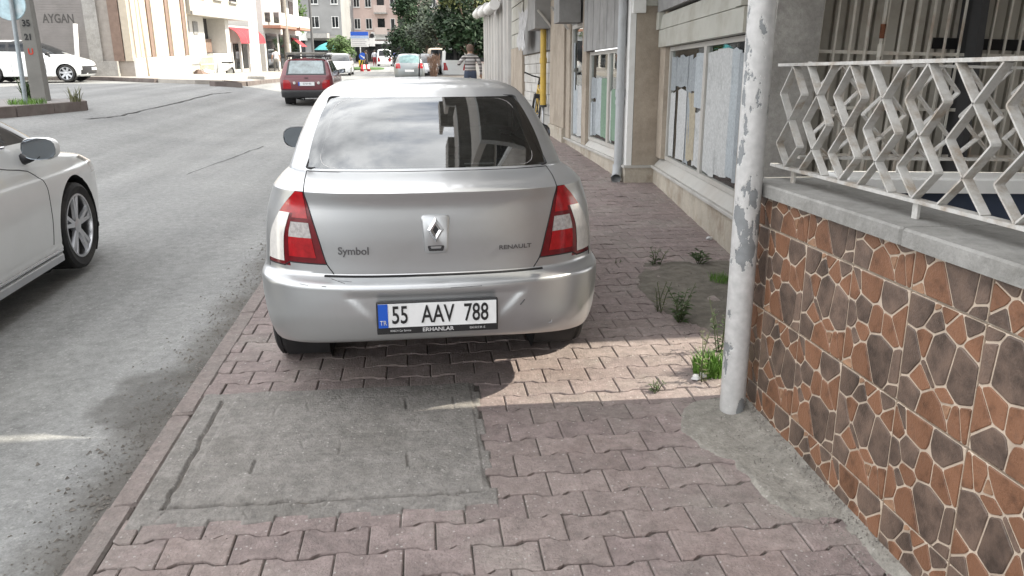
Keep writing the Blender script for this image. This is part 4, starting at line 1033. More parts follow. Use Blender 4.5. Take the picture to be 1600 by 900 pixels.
# black ceramic border of the rear window + rubber
def lay(me_or_b, f, name, m, parent, smooth_=False):
    me = me_or_b
    for v in me.vertices: v.co = f(v.co)
    if not me.materials: me.materials.append(m)
    return link(name, me, parent)
g = MB(); r18, r21 = kr[18], kr[21]; n = car.nC
def gpt(fr, fc, off):
    r = lerp(r18, r21, fr); c = fc * n; i, j = int(min(r, r21 - 1)), int(math.floor(min(c, n - 1e-6)))
    a, c2 = r - i, c - j
    p = Vector(car.P[i][j+n+car.H-n]).lerp(Vector(car.P[i][j+1+car.H]), c2); q = Vector(car.P[i+1][j+car.H]).lerp(Vector(car.P[i+1][j+1+car.H]), c2)
    v = p.lerp(q, a); return v + Vector((0, .6, -.8)) * off
def rr_path(mx_, my_, cn_, cnt=10):
    pts = []
    for (sx, sy) in ((1, 1), (-1, 1), (-1, -1), (1, -1)):
        for q in range(cnt + 1):
            a = math.pi/2 * q / cnt; ca, sa = math.cos(a), math.sin(a)
            u, v = (ca, sa) if sx * sy > 0 else (sa, ca)
            pts.append((sx * (1 - mx_ - cn_ * (1 - u)), .5 + sy * (.5 - my_ - cn_ * 1.2 * (1 - v))))
        
    return pts
inn = rr_path(.10, .05, .13); out_ = rr_path(0.0, 0.0, .035); ns = 1
seg = []
for a, c in zip(out_, inn):
    seg.append([tuple(gpt(lerp(a[1], c[1], q/6), lerp(a[0], c[0], q/6), .002)) for q in range(7)])
bb = MB(); bb.loft(list(map(list, zip(*seg))), closed=True); bb.build('ceramic_border', mat('ceramic_band', (0.02, 0.021, 0.023), .25, var=.1, coat=.5), rw, True)
bb = MB(); bb.tube([gpt(p[1], p[0], -.001) for p in out_] + [gpt(out_[0][1], out_[0][0], -.001)], .006, 6); bb.build('window_seal', M_BLACK, rw, True)
bb = MB(); bb.tube([gpt(p[1], p[0], .001) for p in inn] + [gpt(inn[0][1], inn[0][0], .001)], .0016, 5); bb.build('heater_edge', M_LENS_G, rw, True)
for q in range(9):
    f = .16 + q * .085; bb = MB(); bb.tube([gpt(f, x, .003) for x in [-.8 + .16 * i for i in range(11)]], .0008, 4); bb.build('heater_wire', M_DARK, rw)
# number plate
pz, pw, ph = .487, .52, .112
pl = empty('number_plate', (0, -.012, 0), (0, 0, 0)); pl.parent = sil
b = MB(); b.bbox(-.268, .268, -.006, .012, pz - .083, pz + .062, .004); b.build('plate_frame', M_INK, pl)
b = MB(); b.box(-.26, .26, -.0085, -.006, pz - .052, pz + .055); b.build('plate_sheet', M_PLATE, pl)
b = MB(); b.box(-.26, -.218, -.0105, -.0087, pz - .052, pz + .055); b.build('plate_band', M_PBLUE, pl)
def put_text(body, size, x, z, xs_, m, parent, name, y=-.0105, bold=0.0, surf=None, depth=.0006):
    me = text_mesh(body, size, depth, xs_, 'CENTER', bold); me.materials.append(m)
    for v in me.vertices:
        X, Z, d = v.co.x + x, v.co.y + z, v.co.z
        v.co = (X, (surf(X, Z) if surf else y) - d, Z)
    return link(name, me, parent)
for tx, x in (('55', -.166), ('AAV', .0), ('788', .17)): put_text(tx, .113, x, pz + .0005, .66, M_INK, pl, 'lettering', bold=.0012)
put_text('TR', .03, -.239, pz - .03, .85, M_LETW, pl, 'lettering', -.0125)
put_text('ERHANLAR', .024, 0.0, pz - .068, 1.15, M_LETW, pl, 'lettering', -.0075, .0004)
put_text('BOSCH Car Service', .013, -.165, pz - .068, .85, M_LETW, pl, 'lettering', -.0075); put_text('0362 815 04 15', .013, .175, pz - .068, .85, M_LETW, pl, 'lettering', -.0075)
M_BADGE = mat('badge_metal', (.17, .17, .175), .3, .8, var=.1)
# lid emblem, lettering
sf = lambda x, z: car.rear_y(x, z) - .0015
put_text('Symbol', .047, -.358, .752, 1.0, M_BADGE, lid, 'lettering', surf=sf, bold=.0008, depth=.0015)
put_text('RENAULT', .027, .362, .750, 1.3, M_BADGE, lid, 'lettering', surf=sf, bold=.0006, depth=.0015)
def tapered_plate(cx, cz, wt, wb, h, y0, y1, rad, m, name, parent):
    b = MB(); rings = []
    for k, y in ((1.0, y0), (1.0, lerp(y0, y1, .6)), (.93, y1)):
        ring = []
        for (sx, sz) in ((1, 1), (-1, 1), (-1, -1), (1, -1)):
            for q in range(5):
                a = math.pi/2 * q / 4; u, v = (math.cos(a), math.sin(a)) if sx * sz > 0 else (math.sin(a), math.cos(a))
                w_ = wt if sz > 0 else wb
                ring.append((cx + k * sx * (w_/2 - rad + rad * u), sf(0, cz) + y, cz + k * sz * (h/2 - rad + rad * v)))
        rings.append(ring)
    b.loft(rings, False, True); return b.build(name, m, parent, True, 50)
em = tapered_plate(.004, .824, .124, .10, .168, .004, -.009, .016, SILVER, 'emblem_mount', lid)
b = MB(); ey = sf(0, .85) - .012; cz = .845
D = [(0, .056), (.036, 0), (0, -.056), (-.036, 0)]; I = [(0, .022), (.0135, 0), (0, -.022), (-.0135, 0)]
b.loft([[(x * 1.03 + .004, ey + .004, cz + z * 1.03) for x, z in D], [(x + .004, ey - .001, cz + z) for x, z in D], [(lerp(x, u, .5) + .004, ey - .010, cz + lerp(z, v, .5)) for (x, z), (u, v) in zip(D, I)], [(x + .004, ey - .004, cz + z) for x, z in I]]); b.build('diamond_emblem', M_CHROME, em)
b = MB(); b.loft([[(x + .004, ey - .003, cz + z) for x, z in I]], False, True); b.build('emblem_core', M_DARK, em)
tapered_plate(.004, .762, .078, .070, .026, .0, -.0105, .006, M_DARK, 'handle_recess', em); tapered_plate(.004, .766, .05, .046, .010, .0, -.0125, .003, M_ALLOY, 'lid_handle', em)
b = MB(); yb = car.rear_y(.5, .40)
for (x0, x1, z0, z1) in ((.455, .532, .388, .392), (.455, .532, .422, .426), (.455, .459, .392, .422), (.528, .532, .392, .422)): b.box(x0, x1, yb - .002 + .01, yb + .02, z0, z1)
b.build('tow_cover', mat('tow_cover', (.33, .33, .33), .5), sil)
# scuffs on the bumper edge: thin dark scratches
b = MB()
for (x0, z0, x1, z1, w_) in ((-.46, .632, -.40, .622, .0016), (-.43, .628, -.37, .626, .0012), (.06, .599, .20, .602, .0014), (-.60, .615, -.56, .612, .0015), (.375, .50, .395, .525, .003), (-.50, .612, -.48, .611, .002)):
    b = MB()
    pts = [(lerp(x0, x1, t), car.rear_y(lerp(x0, x1, t), lerp(z0, z1, t)) + .0005, lerp(z0, z1, t)) for t in (0, .33, .66, 1)]
    b.tube(pts, w_, 5); b.build('scratch', M_DARK, sil)
# cabin
ct = MATS['cabin_trim']
b = MB(); b.prism([(-.56, .56), (.56, .56), (.5, 1.15), (-.5, 1.15)], .985, 1.0); b.build('parcel_shelf', mat('shelf_felt', (.035, .035, .037), .95), sil)
for x in (-.32, .32):
    b = MB(); b.bbox(x - .12, x + .12, 1.2, 1.3, 1.0, 1.17, .03); b.build('headrest', ct, sil, True, 60)
    b = MB(); b.bbox(x - .13, x + .13, 2.1, 2.2, .95, 1.22, .03); b.build('headrest', ct, sil, True, 60)
b = MB(); b.box(-.6, .6, 1.22, 1.34, .5, 1.0); b.build('rear_seat', ct, sil)
b = MB(); b.box(.2, .36, .70, .9, 1.003, 1.012); b.build('paper', M_LETW, sil)
b = MB(); b.bbox(-.52, .52, .35, 3.9, .27, .45, .03); b.build('underbody', M_BLACK, sil)
for y in (.93, 3.40):
    arch_house(sil, y, .285, .325, .55, .77)
    for s in (-1, 1): wheel(sil, (s * .745, y, .287), .292, .18, .19, s, 'spoke', M_STEEL, 7)
for s in (-1, 1): mirror(sil, (s * .845, 2.42, 1.0), 1.0, M_DARK, s)
b = MB(); b.tube([(.0, 2.0, 1.425), (.0, 1.55, 1.56)], [.006, .002], 6); b.build('antenna', M_BLACK, sil)
# door handles / rub strip on the flanks
for s in (-1, 1):
    b = MB(); b.bbox(s * .80 - .012, s * .80 + .012, 1.25, 3.0, .52, .58, .006); b.build('rub_strip', M_DARK, sil)
    b = MB(); b.bbox(s * .785 - .015, s * .785 + .015, 1.35, 1.5, .80, .83, .006); b.build('door_handle', SILVER, sil)
# ------------------------------------------------------------------ other vehicles
def r_(z, w, yr, zf, yf, E, O, br=.4, nr=2.8, bf=.5, nf=2.6, arch=0.0): return (z, zf, w, yr, yf, br, nr, bf, nf, E, O, arch)
def finish(c, root, bodym, arches, glassm, extra=()):
    link('body', c.mesh('body', bodym, arches, roof=True), root)
    # side panes and the like: one object for each connected piece
    for nm in list(c.parts):
        if nm == 'body': continue
        fs = c.parts.pop(nm); par = {}
        def find(i):
            while par.setdefault(i, i) != i: par[i] = par[par[i]]; i = par[i]
            return i
        for f in fs:
            for i in f[1:]: par[find(i)] = find(f[0])
        for f in fs: c.parts.setdefault(nm.split('#')[0] + '#%d' % find(f[0]), []).append(f)
    for full in list(c.parts):
        if full == 'body': continue
        nm = full.split('#')[0]
        m = {'rear_window': glassm, 'windscreen': glassm, 'side_window': glassm, 'rear_bumper': bodym, 'front_bumper': bodym, 'window_surround': M_DARK, 'tail_lamp': M_LENS_R, 'head_lamp': M_LENS_W, 'grille': M_DARK, 'dark_bumper': M_DARK, 'tailgate': bodym, 'bonnet': bodym}.get(nm, bodym)
        link(nm, c.mesh(full, m, arches if 'bumper' in nm else ()), root)
WHITE = paint('white_car_paint', (0.80, 0.82, 0.82), 0.0, .3, 1.0, (0.68, 0.7, 0.69), .2)
# ---- white saloon passing on the road (only its front half is in view)
PK = [r_(.17, .84, .10, .17, 4.55, .45, .75), r_(.20, .885, .06, .20, 4.62, .45, .78), r_(.255, .902, .03, .25, 4.70, .45, .8), r_(.27, .898, .03, .27, 4.70, .45, .8), r_(.285, .903, .02, .30, 4.72, .45, .8),
      r_(.50, .912, .0, .50, 4.77, .45, .8), r_(.70, .914, .02, .66, 4.76, .48, .8), r_(.80, .908, .03, .74, 4.70, .5, .79), r_(.815, .898, .03, .755, 4.67, .5, .78), r_(.90, .888, .05, .81, 4.50, .52, .76),
      r_(.955, .872, .08, .865, 4.24, .55, .74, bf=.7), r_(.985, .86, .12, .92, 4.0, .56, .72, bf=.7), r_(1.00, .85, .40, .965, 3.86, .58, .70, bf=.56),
      r_(1.03, .84, .72, .99, 3.80, .6, .7, bf=.5), r_(1.16, .785, 1.05, 1.13, 3.50, .58, .66, br=.3, bf=.45), r_(1.29, .715, 1.4, 1.28, 3.12, .54, .62, br=.3, bf=.42), r_(1.39, .63, 1.75, 1.39, 2.66, .5, .56, br=.3, bf=.4), r_(1.43, .54, 1.9, 1.43, 2.55, .42, .48, br=.25, bf=.25)]
pc = Car(PK, [2, 4, 1, 1, 8, 8, 5, 2, 4, 3, 3, 2, 3, 6, 5, 4, 3], 4.77, (10, 4, 4, 90, 18), taper=.09, crown=.02)
def pcls(k, reg, h, m, left):
    if 12.15 < k < 15.9:
        if reg == 'C' and k > 13: return 'rear_window'
        if reg == 'F' and k > 13: return 'windscreen'
        if reg == 'S' and 13.1 < k < 15.6 and 1.45 < m.y < 3.5:
            return 'window_surround' if abs(m.y - 2.35) < .05 or abs(m.y - 3.0) < .02 else 'side_window'
    if 6 < k < 9 and reg == 'F' and m.x * m.x > .36: return 'head_lamp' + ('#l' if left else '#r')
    if reg == 'C' and 6 < k < 11: return 'body'
    return 'body'
pc.faces(pcls)
psl = empty('white_saloon', (-3.43, 2.38, -0.02), (0, 0, R(1.0)), 'clean white saloon driving past in the near lane with five double-spoke alloy wheels', 'car')
PA = [(.98, .335, .372), (3.80, .335, .372)]
finish(pc, psl, WHITE, PA, M_DKGLASS)
for y in (.98, 3.80):
    arch_house(psl, y, .335, .372, .62, .89)
    for s in (-1, 1): wheel(psl, (s * .795, y, .325), .328, .225, .238, s, 'double', M_ALLOY, 5)
for s in (-1, 1):
    mirror(psl, (s * 1.0, 3.08, 0.985), 1.0, WHITE, s)
    b = MB(); b.bbox(s * .916 - .006, s * .916 + .006, 1.42, 3.38, .235, .25, .002); b.build('sill_trim', M_CHROME, psl)
    b = MB(); b.bbox(s * .912 - .012, s * .912 + .012, 1.42, 3.38, .165, .215, .006); b.build('side_skirt', M_ALLOY, psl)
    b = MB(); kk = {round(k, 3): i for i, (_, k) in enumerate(pc.fine)}[13]
    cs_ = [c for c in range(1, pc.H) if 1.4 < pc.P[kk][c + pc.H][1] < 3.0]
    b.tube([Vector(pc.P[kk + 1][s * c + pc.H]) + Vector((s * .004, 0, -.005)) for c in cs_], .009, 6); b.build('window_trim', M_CHROME, psl, True)
    b = MB(); cD = min(range(pc.H), key=lambda c: abs(pc.P[20][c + pc.H][1] - 3.34))
    b.tube([Vector(pc.P[r][s * cD + pc.H]) + Vector((0, .10 * smooth((r - 8) / 20), 0)) * 0 for r in range(8, kk - 7)], .003, 5)
    cD = min(range(pc.H), key=lambda c: abs(pc.P[20][c + pc.H][1] - 2.3)); b.tube([Vector(pc.P[r][s * cD + pc.H]) for r in range(8, kk)], .003, 5)
    b.build('door_gap', M_SEAM, psl)
    b = MB(); b.bbox(s * .905 - .02, s * .905 + .02, 2.42, 2.62, .86, .89, .008); b.build('door_handle', M_CHROME, psl)
b = MB(); b.bbox(-.78, .78, .2, 4.5, .18, .4, .03); b.build('underbody', M_BLACK, psl)
# ---- red estate with roof rack
RED = paint('red_car_paint', (0.135, 0.018, 0.026), 0.0, .32, .8, (0.13, 0.03, 0.035), .35)
KK = [r_(.25, .74, .10, .25, 4.1, .45, .66, nr=4), r_(.29, .785, .0, .29, 4.2, .45, .7, nr=4.5, br=.3), r_(.45, .79, -.03, .45, 4.22, .45, .7, nr=4.5, br=.3), r_(.485, .785, -.02, .485, 4.2, .45, .7, nr=4.5, br=.3), r_(.495, .79, .05, .495, 4.15, .46, .70, nr=4.5, br=.22),
      r_(.53, .795, .045, .53, 4.14, .46, .70, nr=5, br=.2), r_(.70, .80, .04, .68, 4.12, .47, .70, nr=5, br=.2), r_(.86, .79, .06, .78, 4.0, .60, .70, nr=5, br=.2), r_(.91, .775, .075, .86, 3.2, .60, .69, nr=5, br=.2), r_(.93, .765, .085, .89, 3.1, .60, .69, nr=5, br=.2),
      r_(1.12, .715, .23, 1.12, 2.8, .575, .65, nr=5, br=.2), r_(1.30, .655, .37, 1.30, 2.5, .545, .60, nr=5, br=.2), r_(1.35, .625, .42, 1.35, 2.4, .52, .58, nr=4.5, br=.2), r_(1.385, .57, .5, 1.385, 2.25, .47, .53, nr=4, br=.2)]
kc = Car(KK, [2, 3, 2, 1, 2, 4, 4, 2, 1, 6, 6, 2, 2], 4.22, (10, 4, 3, 40, 8), taper=.03, crown=.03)
def kcls(k, reg, h, m, left):
    if k < 4: return 'dark_bumper' if reg in 'CLQF' else 'body'
    if reg == 'L' and 4.9 < k < 6.6: return 'tail_lamp' + ('#l' if left else '#r')
    if reg == 'C' and k > 9 and k < 11.9: return 'rear_window' if h < kc.nC - .9 and k > 9.3 else 'window_surround'
    if reg == 'C' and 4 < k < 9: return 'tailgate'
    if reg == 'F' and 9 < k < 11.9: return 'windscreen'
    if reg == 'S' and 9.3 < k < 11.7 and .65 < m.y < 2.75: return 'window_surround' if abs(m.y - 1.15) < .06 or abs(m.y - 1.95) < .05 else 'side_window'
    return 'body'
kc.faces(kcls)
M_KGL = mat('painted_sunlit_glass', (0.20, 0.25, 0.26), .08, var=.35, scale=5, coat=.8)  # paler copy of the window glass, sunlit look put into its colour
ke = empty('red_estate', (-3.45, 25.3, zg(-3.45, 26)), (0, 0, R(1.0)), 'dark red estate car with a loaded roof rack driving away', 'car')
finish(kc, ke, RED, [(.95, .29, .33), (3.4, .29, .33)], M_DKGLASS)
for o in ke.children:
    if o.name.startswith('rear_window'): o.data.materials[0] = M_KGL
for y in (.95, 3.4):
    arch_house(ke, y, .29, .33, .5, .74)
    for s in (-1, 1): wheel(ke, (s * .69, y, .285), .29, .17, .18, s, 'spoke', M_STEEL, 8)
b = MB(); b.box(-.24, .24, .01, .03, .62, .73); p_ = b.build('number_plate', M_PLATE, ke); b = MB(); b.box(-.24, -.20, .004, .009, .62, .73); b.build('plate_band', M_PBLUE, p_)
put_text('55 NR 482', .075, .02, .675, .75, M_INK, p_, 'lettering', .009)
for x in (-.36, .36): b = MB(); b.lathe([(.045, .02), (.035, .0)], 12, 'y', (x, .01, .70), False, True); b.build('reverse_lamp', M_LENS_W, ke)
b = MB(); b.box(-.05, .05, .02, .05, .84, .86); b.build('tailgate_handle', M_DARK, ke)
for s in (-1, 1): mirror(ke, (s * .86, 2.75, .97), .9, M_DARK, s)
rk = MB()
for x in (-.55, .55): rk.tube([(x, .5, 1.50), (x, 2.2, 1.50)], .02, 8)
for y in (.55, 1.1, 1.7, 2.15): rk.tube([(-.6, y, 1.47), (.6, y, 1.47)], .018, 8); rk.tube([(-.56, y, 1.47), (-.6, y, 1.36)], .015, 6); rk.tube([(.56, y, 1.47), (.6, y, 1.36)], .015, 6)
rk.build('roof_rack', M_DARK, ke, True, 40)
M_TIMB = mat('grey_timber', (0.2, 0.19, 0.17), .85, var=.2)
ld = MB()
for i in range(5): ld.bbox(-.62 + i * .02, .60 - i * .05, .5 + i * .33, .72 + i * .33, 1.525, 1.59, .01)
tag(ld.build('roof_load', M_TIMB, None, False, None, ke.location, ke.rotation_euler), 'grey planks lashed across the rack of the red estate', 'planks')
# ---- white hatchback by the left kerb, seen from its side
CK = [r_(.18, .78, .10, .18, 3.88, .45, .7), r_(.21, .82, .05, .21, 3.93, .45, .72), r_(.30, .845, .0, .30, 3.99, .45, .75), r_(.52, .855, .0, .5, 4.0, .45, .75), r_(.70, .855, .02, .64, 3.97, .48, .76), r_(.82, .845, .06, .74, 3.86, .5, .75), r_(.92, .82, .12, .83, 3.62, .52, .74, bf=.7),
      r_(.97, .79, .2, .90, 3.35, .54, .72, bf=.6), r_(1.0, .77, .24, .94, 3.2, .55, .7, bf=.5), r_(1.15, .72, .33, 1.12, 2.86, .55, .65, br=.3), r_(1.32, .65, .46, 1.32, 2.42, .52, .58, br=.3), r_(1.42, .58, .6, 1.43, 2.05, .48, .52, br=.3), r_(1.455, .5, .8, 1.465, 1.8, .42, .46, br=.3)]
cc = Car(CK, [2, 3, 5, 5, 4, 3, 2, 2, 5, 5, 4, 2], 4.0, (8, 4, 4, 70, 14), taper=.1, crown=.03)
def ccls(k, reg, h, m, left):
    if 8.2 < k < 11.3:
        if reg == 'F': return 'windscreen'
        if reg == 'C': return 'rear_window'
        if reg in 'SQ' and 8.6 < k < 11 and .5 < m.y < 3.0: return 'window_surround' if abs(m.y - 1.35) < .05 else 'side_window'
    if reg == 'F' and 4.0 < k < 5.8 and abs(m.x) > .42: return 'head_lamp' + ('#l' if left else '#r')
    if reg == 'F' and 1.6 < k < 3.4 and (abs(m.x) < .45 or .5 < abs(m.x) < .7): return 'grille'
    if reg == 'L' and 3.6 < k < 7: return 'tail_lamp' + ('#l' if left else '#r')
    return 'body'
cc.faces(ccls)
cp = at(54, 128, 29.0)
ch = empty('white_hatchback', (at(0, 126, 29.0).x - 1.0, at(54, 128, 29.0).y + .9, zg(-12.5, 29) + .03), (0, 0, -R(87)), 'white hatchback parked before the grey graffitied shutter', 'car')
finish(cc, ch, WHITE, [(.78, .30, .345), (3.27, .30, .345)], M_DKGLASS)
for y in (.78, 3.27):
    arch_house(ch, y, .30, .345, .55, .83)
    for s in (-1, 1): wheel(ch, (s * .745, y, .30), .305, .2, .225, s, 'spoke', M_ALLOY, 7)
for s in (-1, 1):
    mirror(ch, (s * .95, 2.72, 1.0), 1.0, M_DARK, s)
    b = MB(); b.bbox(s * .86 - .012, s * .86 + .012, 1.15, 2.9, .2, .27, .006); b.build('side_skirt', WHITE, ch)
    b = MB()
    for yy in (1.45, 2.62): cD = min(range(cc.H), key=lambda c: abs(cc.P[10][c + cc.H][1] - yy)); b.tube([Vector(cc.P[r][s * cD + cc.H]) for r in range(6, 24)], .004, 5)
    b.build('door_gap', M_SEAM, ch)
b = MB(); b.bbox(-.72, .72, .2, 3.7, .19, .4, .03); b.build('underbody', M_BLACK, ch)
b = MB(); b.box(-.24, .24, 3.985, 4.012, .40, .50); b.build('number_plate', M_PLATE, ch)
# ---- small far vehicles
def far_car(name, label, px, py, Z, rot, paintm, kind='hatch', glass=M_DKGLASS, group=None):
    keys = {'hatch': CK, 'van': None}[kind] if kind != 'van' else None
    if kind == 'van':
        keys = [r_(.2, .78, .08, .2, 3.95, .45, .7, nr=4), r_(.25, .83, .0, .25, 4.05, .45, .74, nr=4.5, br=.3), r_(.5, .85, .0, .5, 4.1, .45, .74, nr=5, br=.25), r_(.75, .85, .02, .72, 4.08, .5, .72, nr=5, br=.25), r_(.95, .84, .03, .9, 3.9, .58, .72, nr=5, br=.25), r_(1.05, .83, .04, 1.0, 3.5, .6, .72, nr=5, br=.25), r_(1.1, .82, .05, 1.06, 3.35, .6, .72, nr=5, br=.25), r_(1.5, .76, .1, 1.5, 2.85, .56, .66, nr=5, br=.25), r_(1.72, .71, .16, 1.72, 2.6, .52, .6, nr=5, br=.25), r_(1.8, .6, .3, 1.8, 2.3, .42, .5, nr=4, br=.25)]
    st = [2] * (len(keys) - 1)
    c = Car(keys, st, 4.05, (6, 3, 2, 20, 8), taper=.06, crown=.03)
    g0, g1 = (6.2, 7.9) if kind == 'van' else (8.2, 11.2)
    l0, l1 = (2.2, 3.9) if kind == 'van' else (3.9, 6.9)
    def cl(k, reg, h, m, left):
        if g0 < k < g1:
            if reg == 'C': return 'window_surround' if (kind == 'van' and h < .9) else 'rear_window'
            if reg == 'F': return 'windscreen'
            if reg == 'S' and .5 < m.y < 3.1: return 'side_window'
        if reg == 'L' and l0 < k < l1: return 'tail_lamp' + ('#l' if left else '#r')
        if reg == 'F' and l0 < k < l1 and abs(m.x) > .4: return 'head_lamp' + ('#l' if left else '#r')
        if reg == 'F' and 1.5 < k < 2.9 and abs(m.x) < .5: return 'grille'
        return 'body'
    c.faces(cl); p = at(px, py, Z); z = zg(p.x, p.y)
    rt_ = empty(name, (p.x, p.y, z), (0, 0, R(rot)), label, 'van' if kind == 'van' else 'car', group)
    finish(c, rt_, paintm, [(.8, .29, .33), (3.2, .29, .33)], glass)
    for y in (.8, 3.2):
        for s in (-1, 1): wheel(rt_, (s * .73, y, .29), .295, .18, .19, s, 'spoke', M_STEEL, 6)
    b = MB(); b.bbox(-.7, .7, .2, 3.7, .2, .42, .03); b.build('underbody', M_BLACK, rt_)
    b = MB()
    if abs(rot) < 90: b.box(-.25, .25, -.02, .02, .52, .63)
    else: b.box(-.25, .25, 4.0, 4.08, .42, .52)
    b.build('number_plate', M_PLATE, rt_)
    return rt_
GREYP = paint('grey_car_paint', (0.20, 0.22, 0.225), .4, .3); SILV2 = paint('silver_far_paint', (0.55, 0.56, 0.57), .4, .3); TANP = paint('tan_van_paint', (0.42, 0.33, 0.24), 0, .4); TEALG = mat('teal_glass', (.16, .27, .27), .08, var=.2, coat=.8)
far_car('white_delivery_van', 'small white van seen from behind near the pale sign board', 601, 103, 88, 0, WHITE, 'van')
far_car('grey_hatchback', 'grey hatchback with bright red tail lamps waiting ahead under the trees', 640, 118, 44, 0, GREYP, 'hatch', TEALG)
far_car('oncoming_white_car', 'white car facing the camera beside the red estate', 536, 107, 58, 180, WHITE, 'hatch')
far_car('pale_taxi', 'pale car parked by the brown shrub under the olive trees', 668, 114, 50, 176, SILV2, 'hatch')
far_car('tan_minivan', 'tan minivan parked under the trees beside the striped man', 688, 117, 50, 2, TANP, 'van')
far_car('white_minivan', 'white minivan partly hidden behind the striped man', 712, 117, 48, 2, WHITE, 'van')
far_car('silver_street_car', 'silver car behind the red estate by the grassy island', 520, 100, 75, 180, SILV2, 'hatch')
# ================================================================== LEFT SIDE AND FAR BACKGROUND
def gz(p): return zg(p[0], p[1])
# ---- traffic island at the side street, with sign post and utility pole
M_PAVE2 = mat('island_concrete', (0.25, 0.235, 0.225), .9, var=.12, scale=2, dirt=(.16, .15, .14), dirt_amt=.5, dscale=1.2, bump=.4)
M_KERB2 = mat('dark_kerb', (0.14, 0.115, 0.105), .9, var=.2, scale=3, dirt=(.22, .2, .18), dirt_amt=.5)
def slab(name, pts, h, m, kerbm=None, stones=True):
    zc = [zg(x, y) for x, y in pts]
    b = MB(); n = len(pts)
    b.loft([[(x, y, z - .5) for (x, y), z in zip(pts, zc)], [(x, y, z + h) for (x, y), z in zip(pts, zc)]], False, True)
    o = tag(b.build(name, m), kind='structure')
    if kerbm:
        cx = sum(p[0] for p in pts) / n; cy = sum(p[1] for p in pts) / n
        for i in kerbm[1]:
            a, c = Vector((*pts[i], zc[i])), Vector((*pts[(i+1) % n], zc[(i+1) % n])); L_ = (c - a).length; k = max(1, int(L_ / 1.0)); d = (c - a) / k
            nv = Vector((d.y, -d.x, 0)).normalized()
            if nv.dot(Vector((cx, cy, 0)) - Vector((a.x, a.y, 0))) > 0: nv = -nv
            for q in range(k):
                p0, p1 = a + d * (q + .01), a + d * (q + .99); s_ = MB()
                s_.loft([[p + nv * .004 + Vector((0, 0, -.3)), p + nv * .14 + Vector((0, 0, -.3)), p + nv * .13 + Vector((0, 0, h + .006)), p - nv * .1 + Vector((0, 0, h + .006))] for p in (p0, p1)], True, True)
                s_.build('kerb_stone', kerbm[0], o)
    return o
A_ = at(128, 176, 16.6); B_ = at(20, 194, 14.6)
slab('left_island', [(A_.x, A_.y), (A_.x - .35, A_.y + .5), (A_.x - 9, A_.y + 1.2), (A_.x - 12, A_.y - 6), (B_.x - .9, B_.y - 2.6), (B_.x, B_.y)], .17, M_PAVE2, (M_KERB2, [0, 5, 4]))
# utility pole
pz_ = at(66, 163, 16.2); z0 = zg(pz_.x, pz_.y) + .16
up_ = MB(); M_POLE = mat('pole_concrete', (0.2, 0.195, 0.18), .9, var=.12, scale=3, dirt=(.17, .165, .155), dirt_amt=.5, bump=.4)
up_.loft([[(-w, -w, z), (w, -w, z), (w, w, z), (-w, w, z)] for w, z in ((.14, -.2), (.125, 1.2), (.10, 4.0), (.08, 7.5))], False, True)
upo = empty('utility_pole', (pz_.x, pz_.y, z0), (0, 0, R(4)), 'square tapered concrete utility pole with painted numbers on the traffic island', 'pole')
up_.build('shaft', M_POLE, upo)
for tx, zz, c, sz in (('35', 1.50, M_INK, .17), ('21', 1.24, M_INK, .16), ('U', 0.96, mat('red_spray', (.5, .05, .03), .7), .16)):
    me = text_mesh(tx, sz, .001, .9, bold=.006); me.materials.append(c); w = lerp(.138, .12, zz / 1.8)
    ob = link('number_mark', me, upo, (0, -w - .006, zz), (R(90), 0, 0))
sp = at(41, 165, 15.2); z0 = zg(sp.x, sp.y) + .16
rs = empty('round_sign_post', (sp.x, sp.y, z0), (R(-1.5), R(1), 0), 'grey steel post with the pale blue back of a round traffic sign', 'sign')
MB().tube([(0, 0, -.2), (0, 0, 3.2)], .04, 10).build('post', mat('post_steel', (.28, .32, .34), .5, .3, var=.15, dirt=(.18, .18, .17), dirt_amt=.5), rs, True, 40)
dk = MB(); dk.lathe([(.001, .0), (.29, .0), (.30, .01), (.29, .02)], 32, 'y', (-.07, .05, 1.83)); dk.build('sign_disc', mat('sign_back', (.36, .48, .52), .4, .3, var=.25, scale=7, dirt=(.6, .63, .63), dirt_amt=.5, dscale=5), rs, True, 30)
# ---- left pavement on the far side of the side street (sunlit beyond the shadow line)
M_PAVL = mat('pale_pavement', (0.36, 0.335, 0.30), .9, var=.1, scale=1.5, dirt=(.24, .22, .2), dirt_amt=.5)
k1 = at(160, 128, 32); k2 = at(248, 136, 29.5); k3 = at(330, 140, 28.0); k4 = at(385, 136, 29.5)
slab('corner_pavement', [(-32, k1.y + 4.2), (k1.x, k1.y), (k2.x, k2.y), (k3.x - .6, k3.y + .3), (k3.x + .2, k3.y + 1.1), (-6.6, 31.6), (-6.3, 40), (-7.6, 62), (-8.5, 90), (-40, 90)], .14, M_PAVL, (M_KERB2, [0, 1, 4, 5]))
b = MB(); c0 = at(338, 140, 27.6); c1 = at(380, 136, 28.6)
d = Vector((c1.x - c0.x, c1.y - c0.y, 0)).normalized(); n_ = Vector((-d.y, d.x, 0))
b.loft([[p + Vector((0, 0, -.2)), p + n_ * .35 + Vector((0, 0, -.2)), p + n_ * .3 + Vector((0, 0, .17)), p + n_ * .05 + Vector((0, 0, .17))] for p in (Vector((c0.x, c0.y, gz(c0))), Vector((c1.x, c1.y, gz(c1))))], True, True)
tag(b.build('kerb_block', M_KERB2), 'dark kerb block lying loose before the sunlit corner pavement', 'kerb stone')
wp = at(403, 126, 33.5); z0 = gz(wp) + .12
b = MB(); b.lathe([(.22, 0), (.20, .02), (.19, 1), (.15, 8)], 18, 'z', (0, 0, 0)); wpo = empty('street_light_pole', (wp.x, wp.y, z0), (0, 0, 0), 'thick white steel lamp pole on the sunlit corner pavement', 'pole'); b.build('shaft', M_WHITEP, wpo, True, 40)
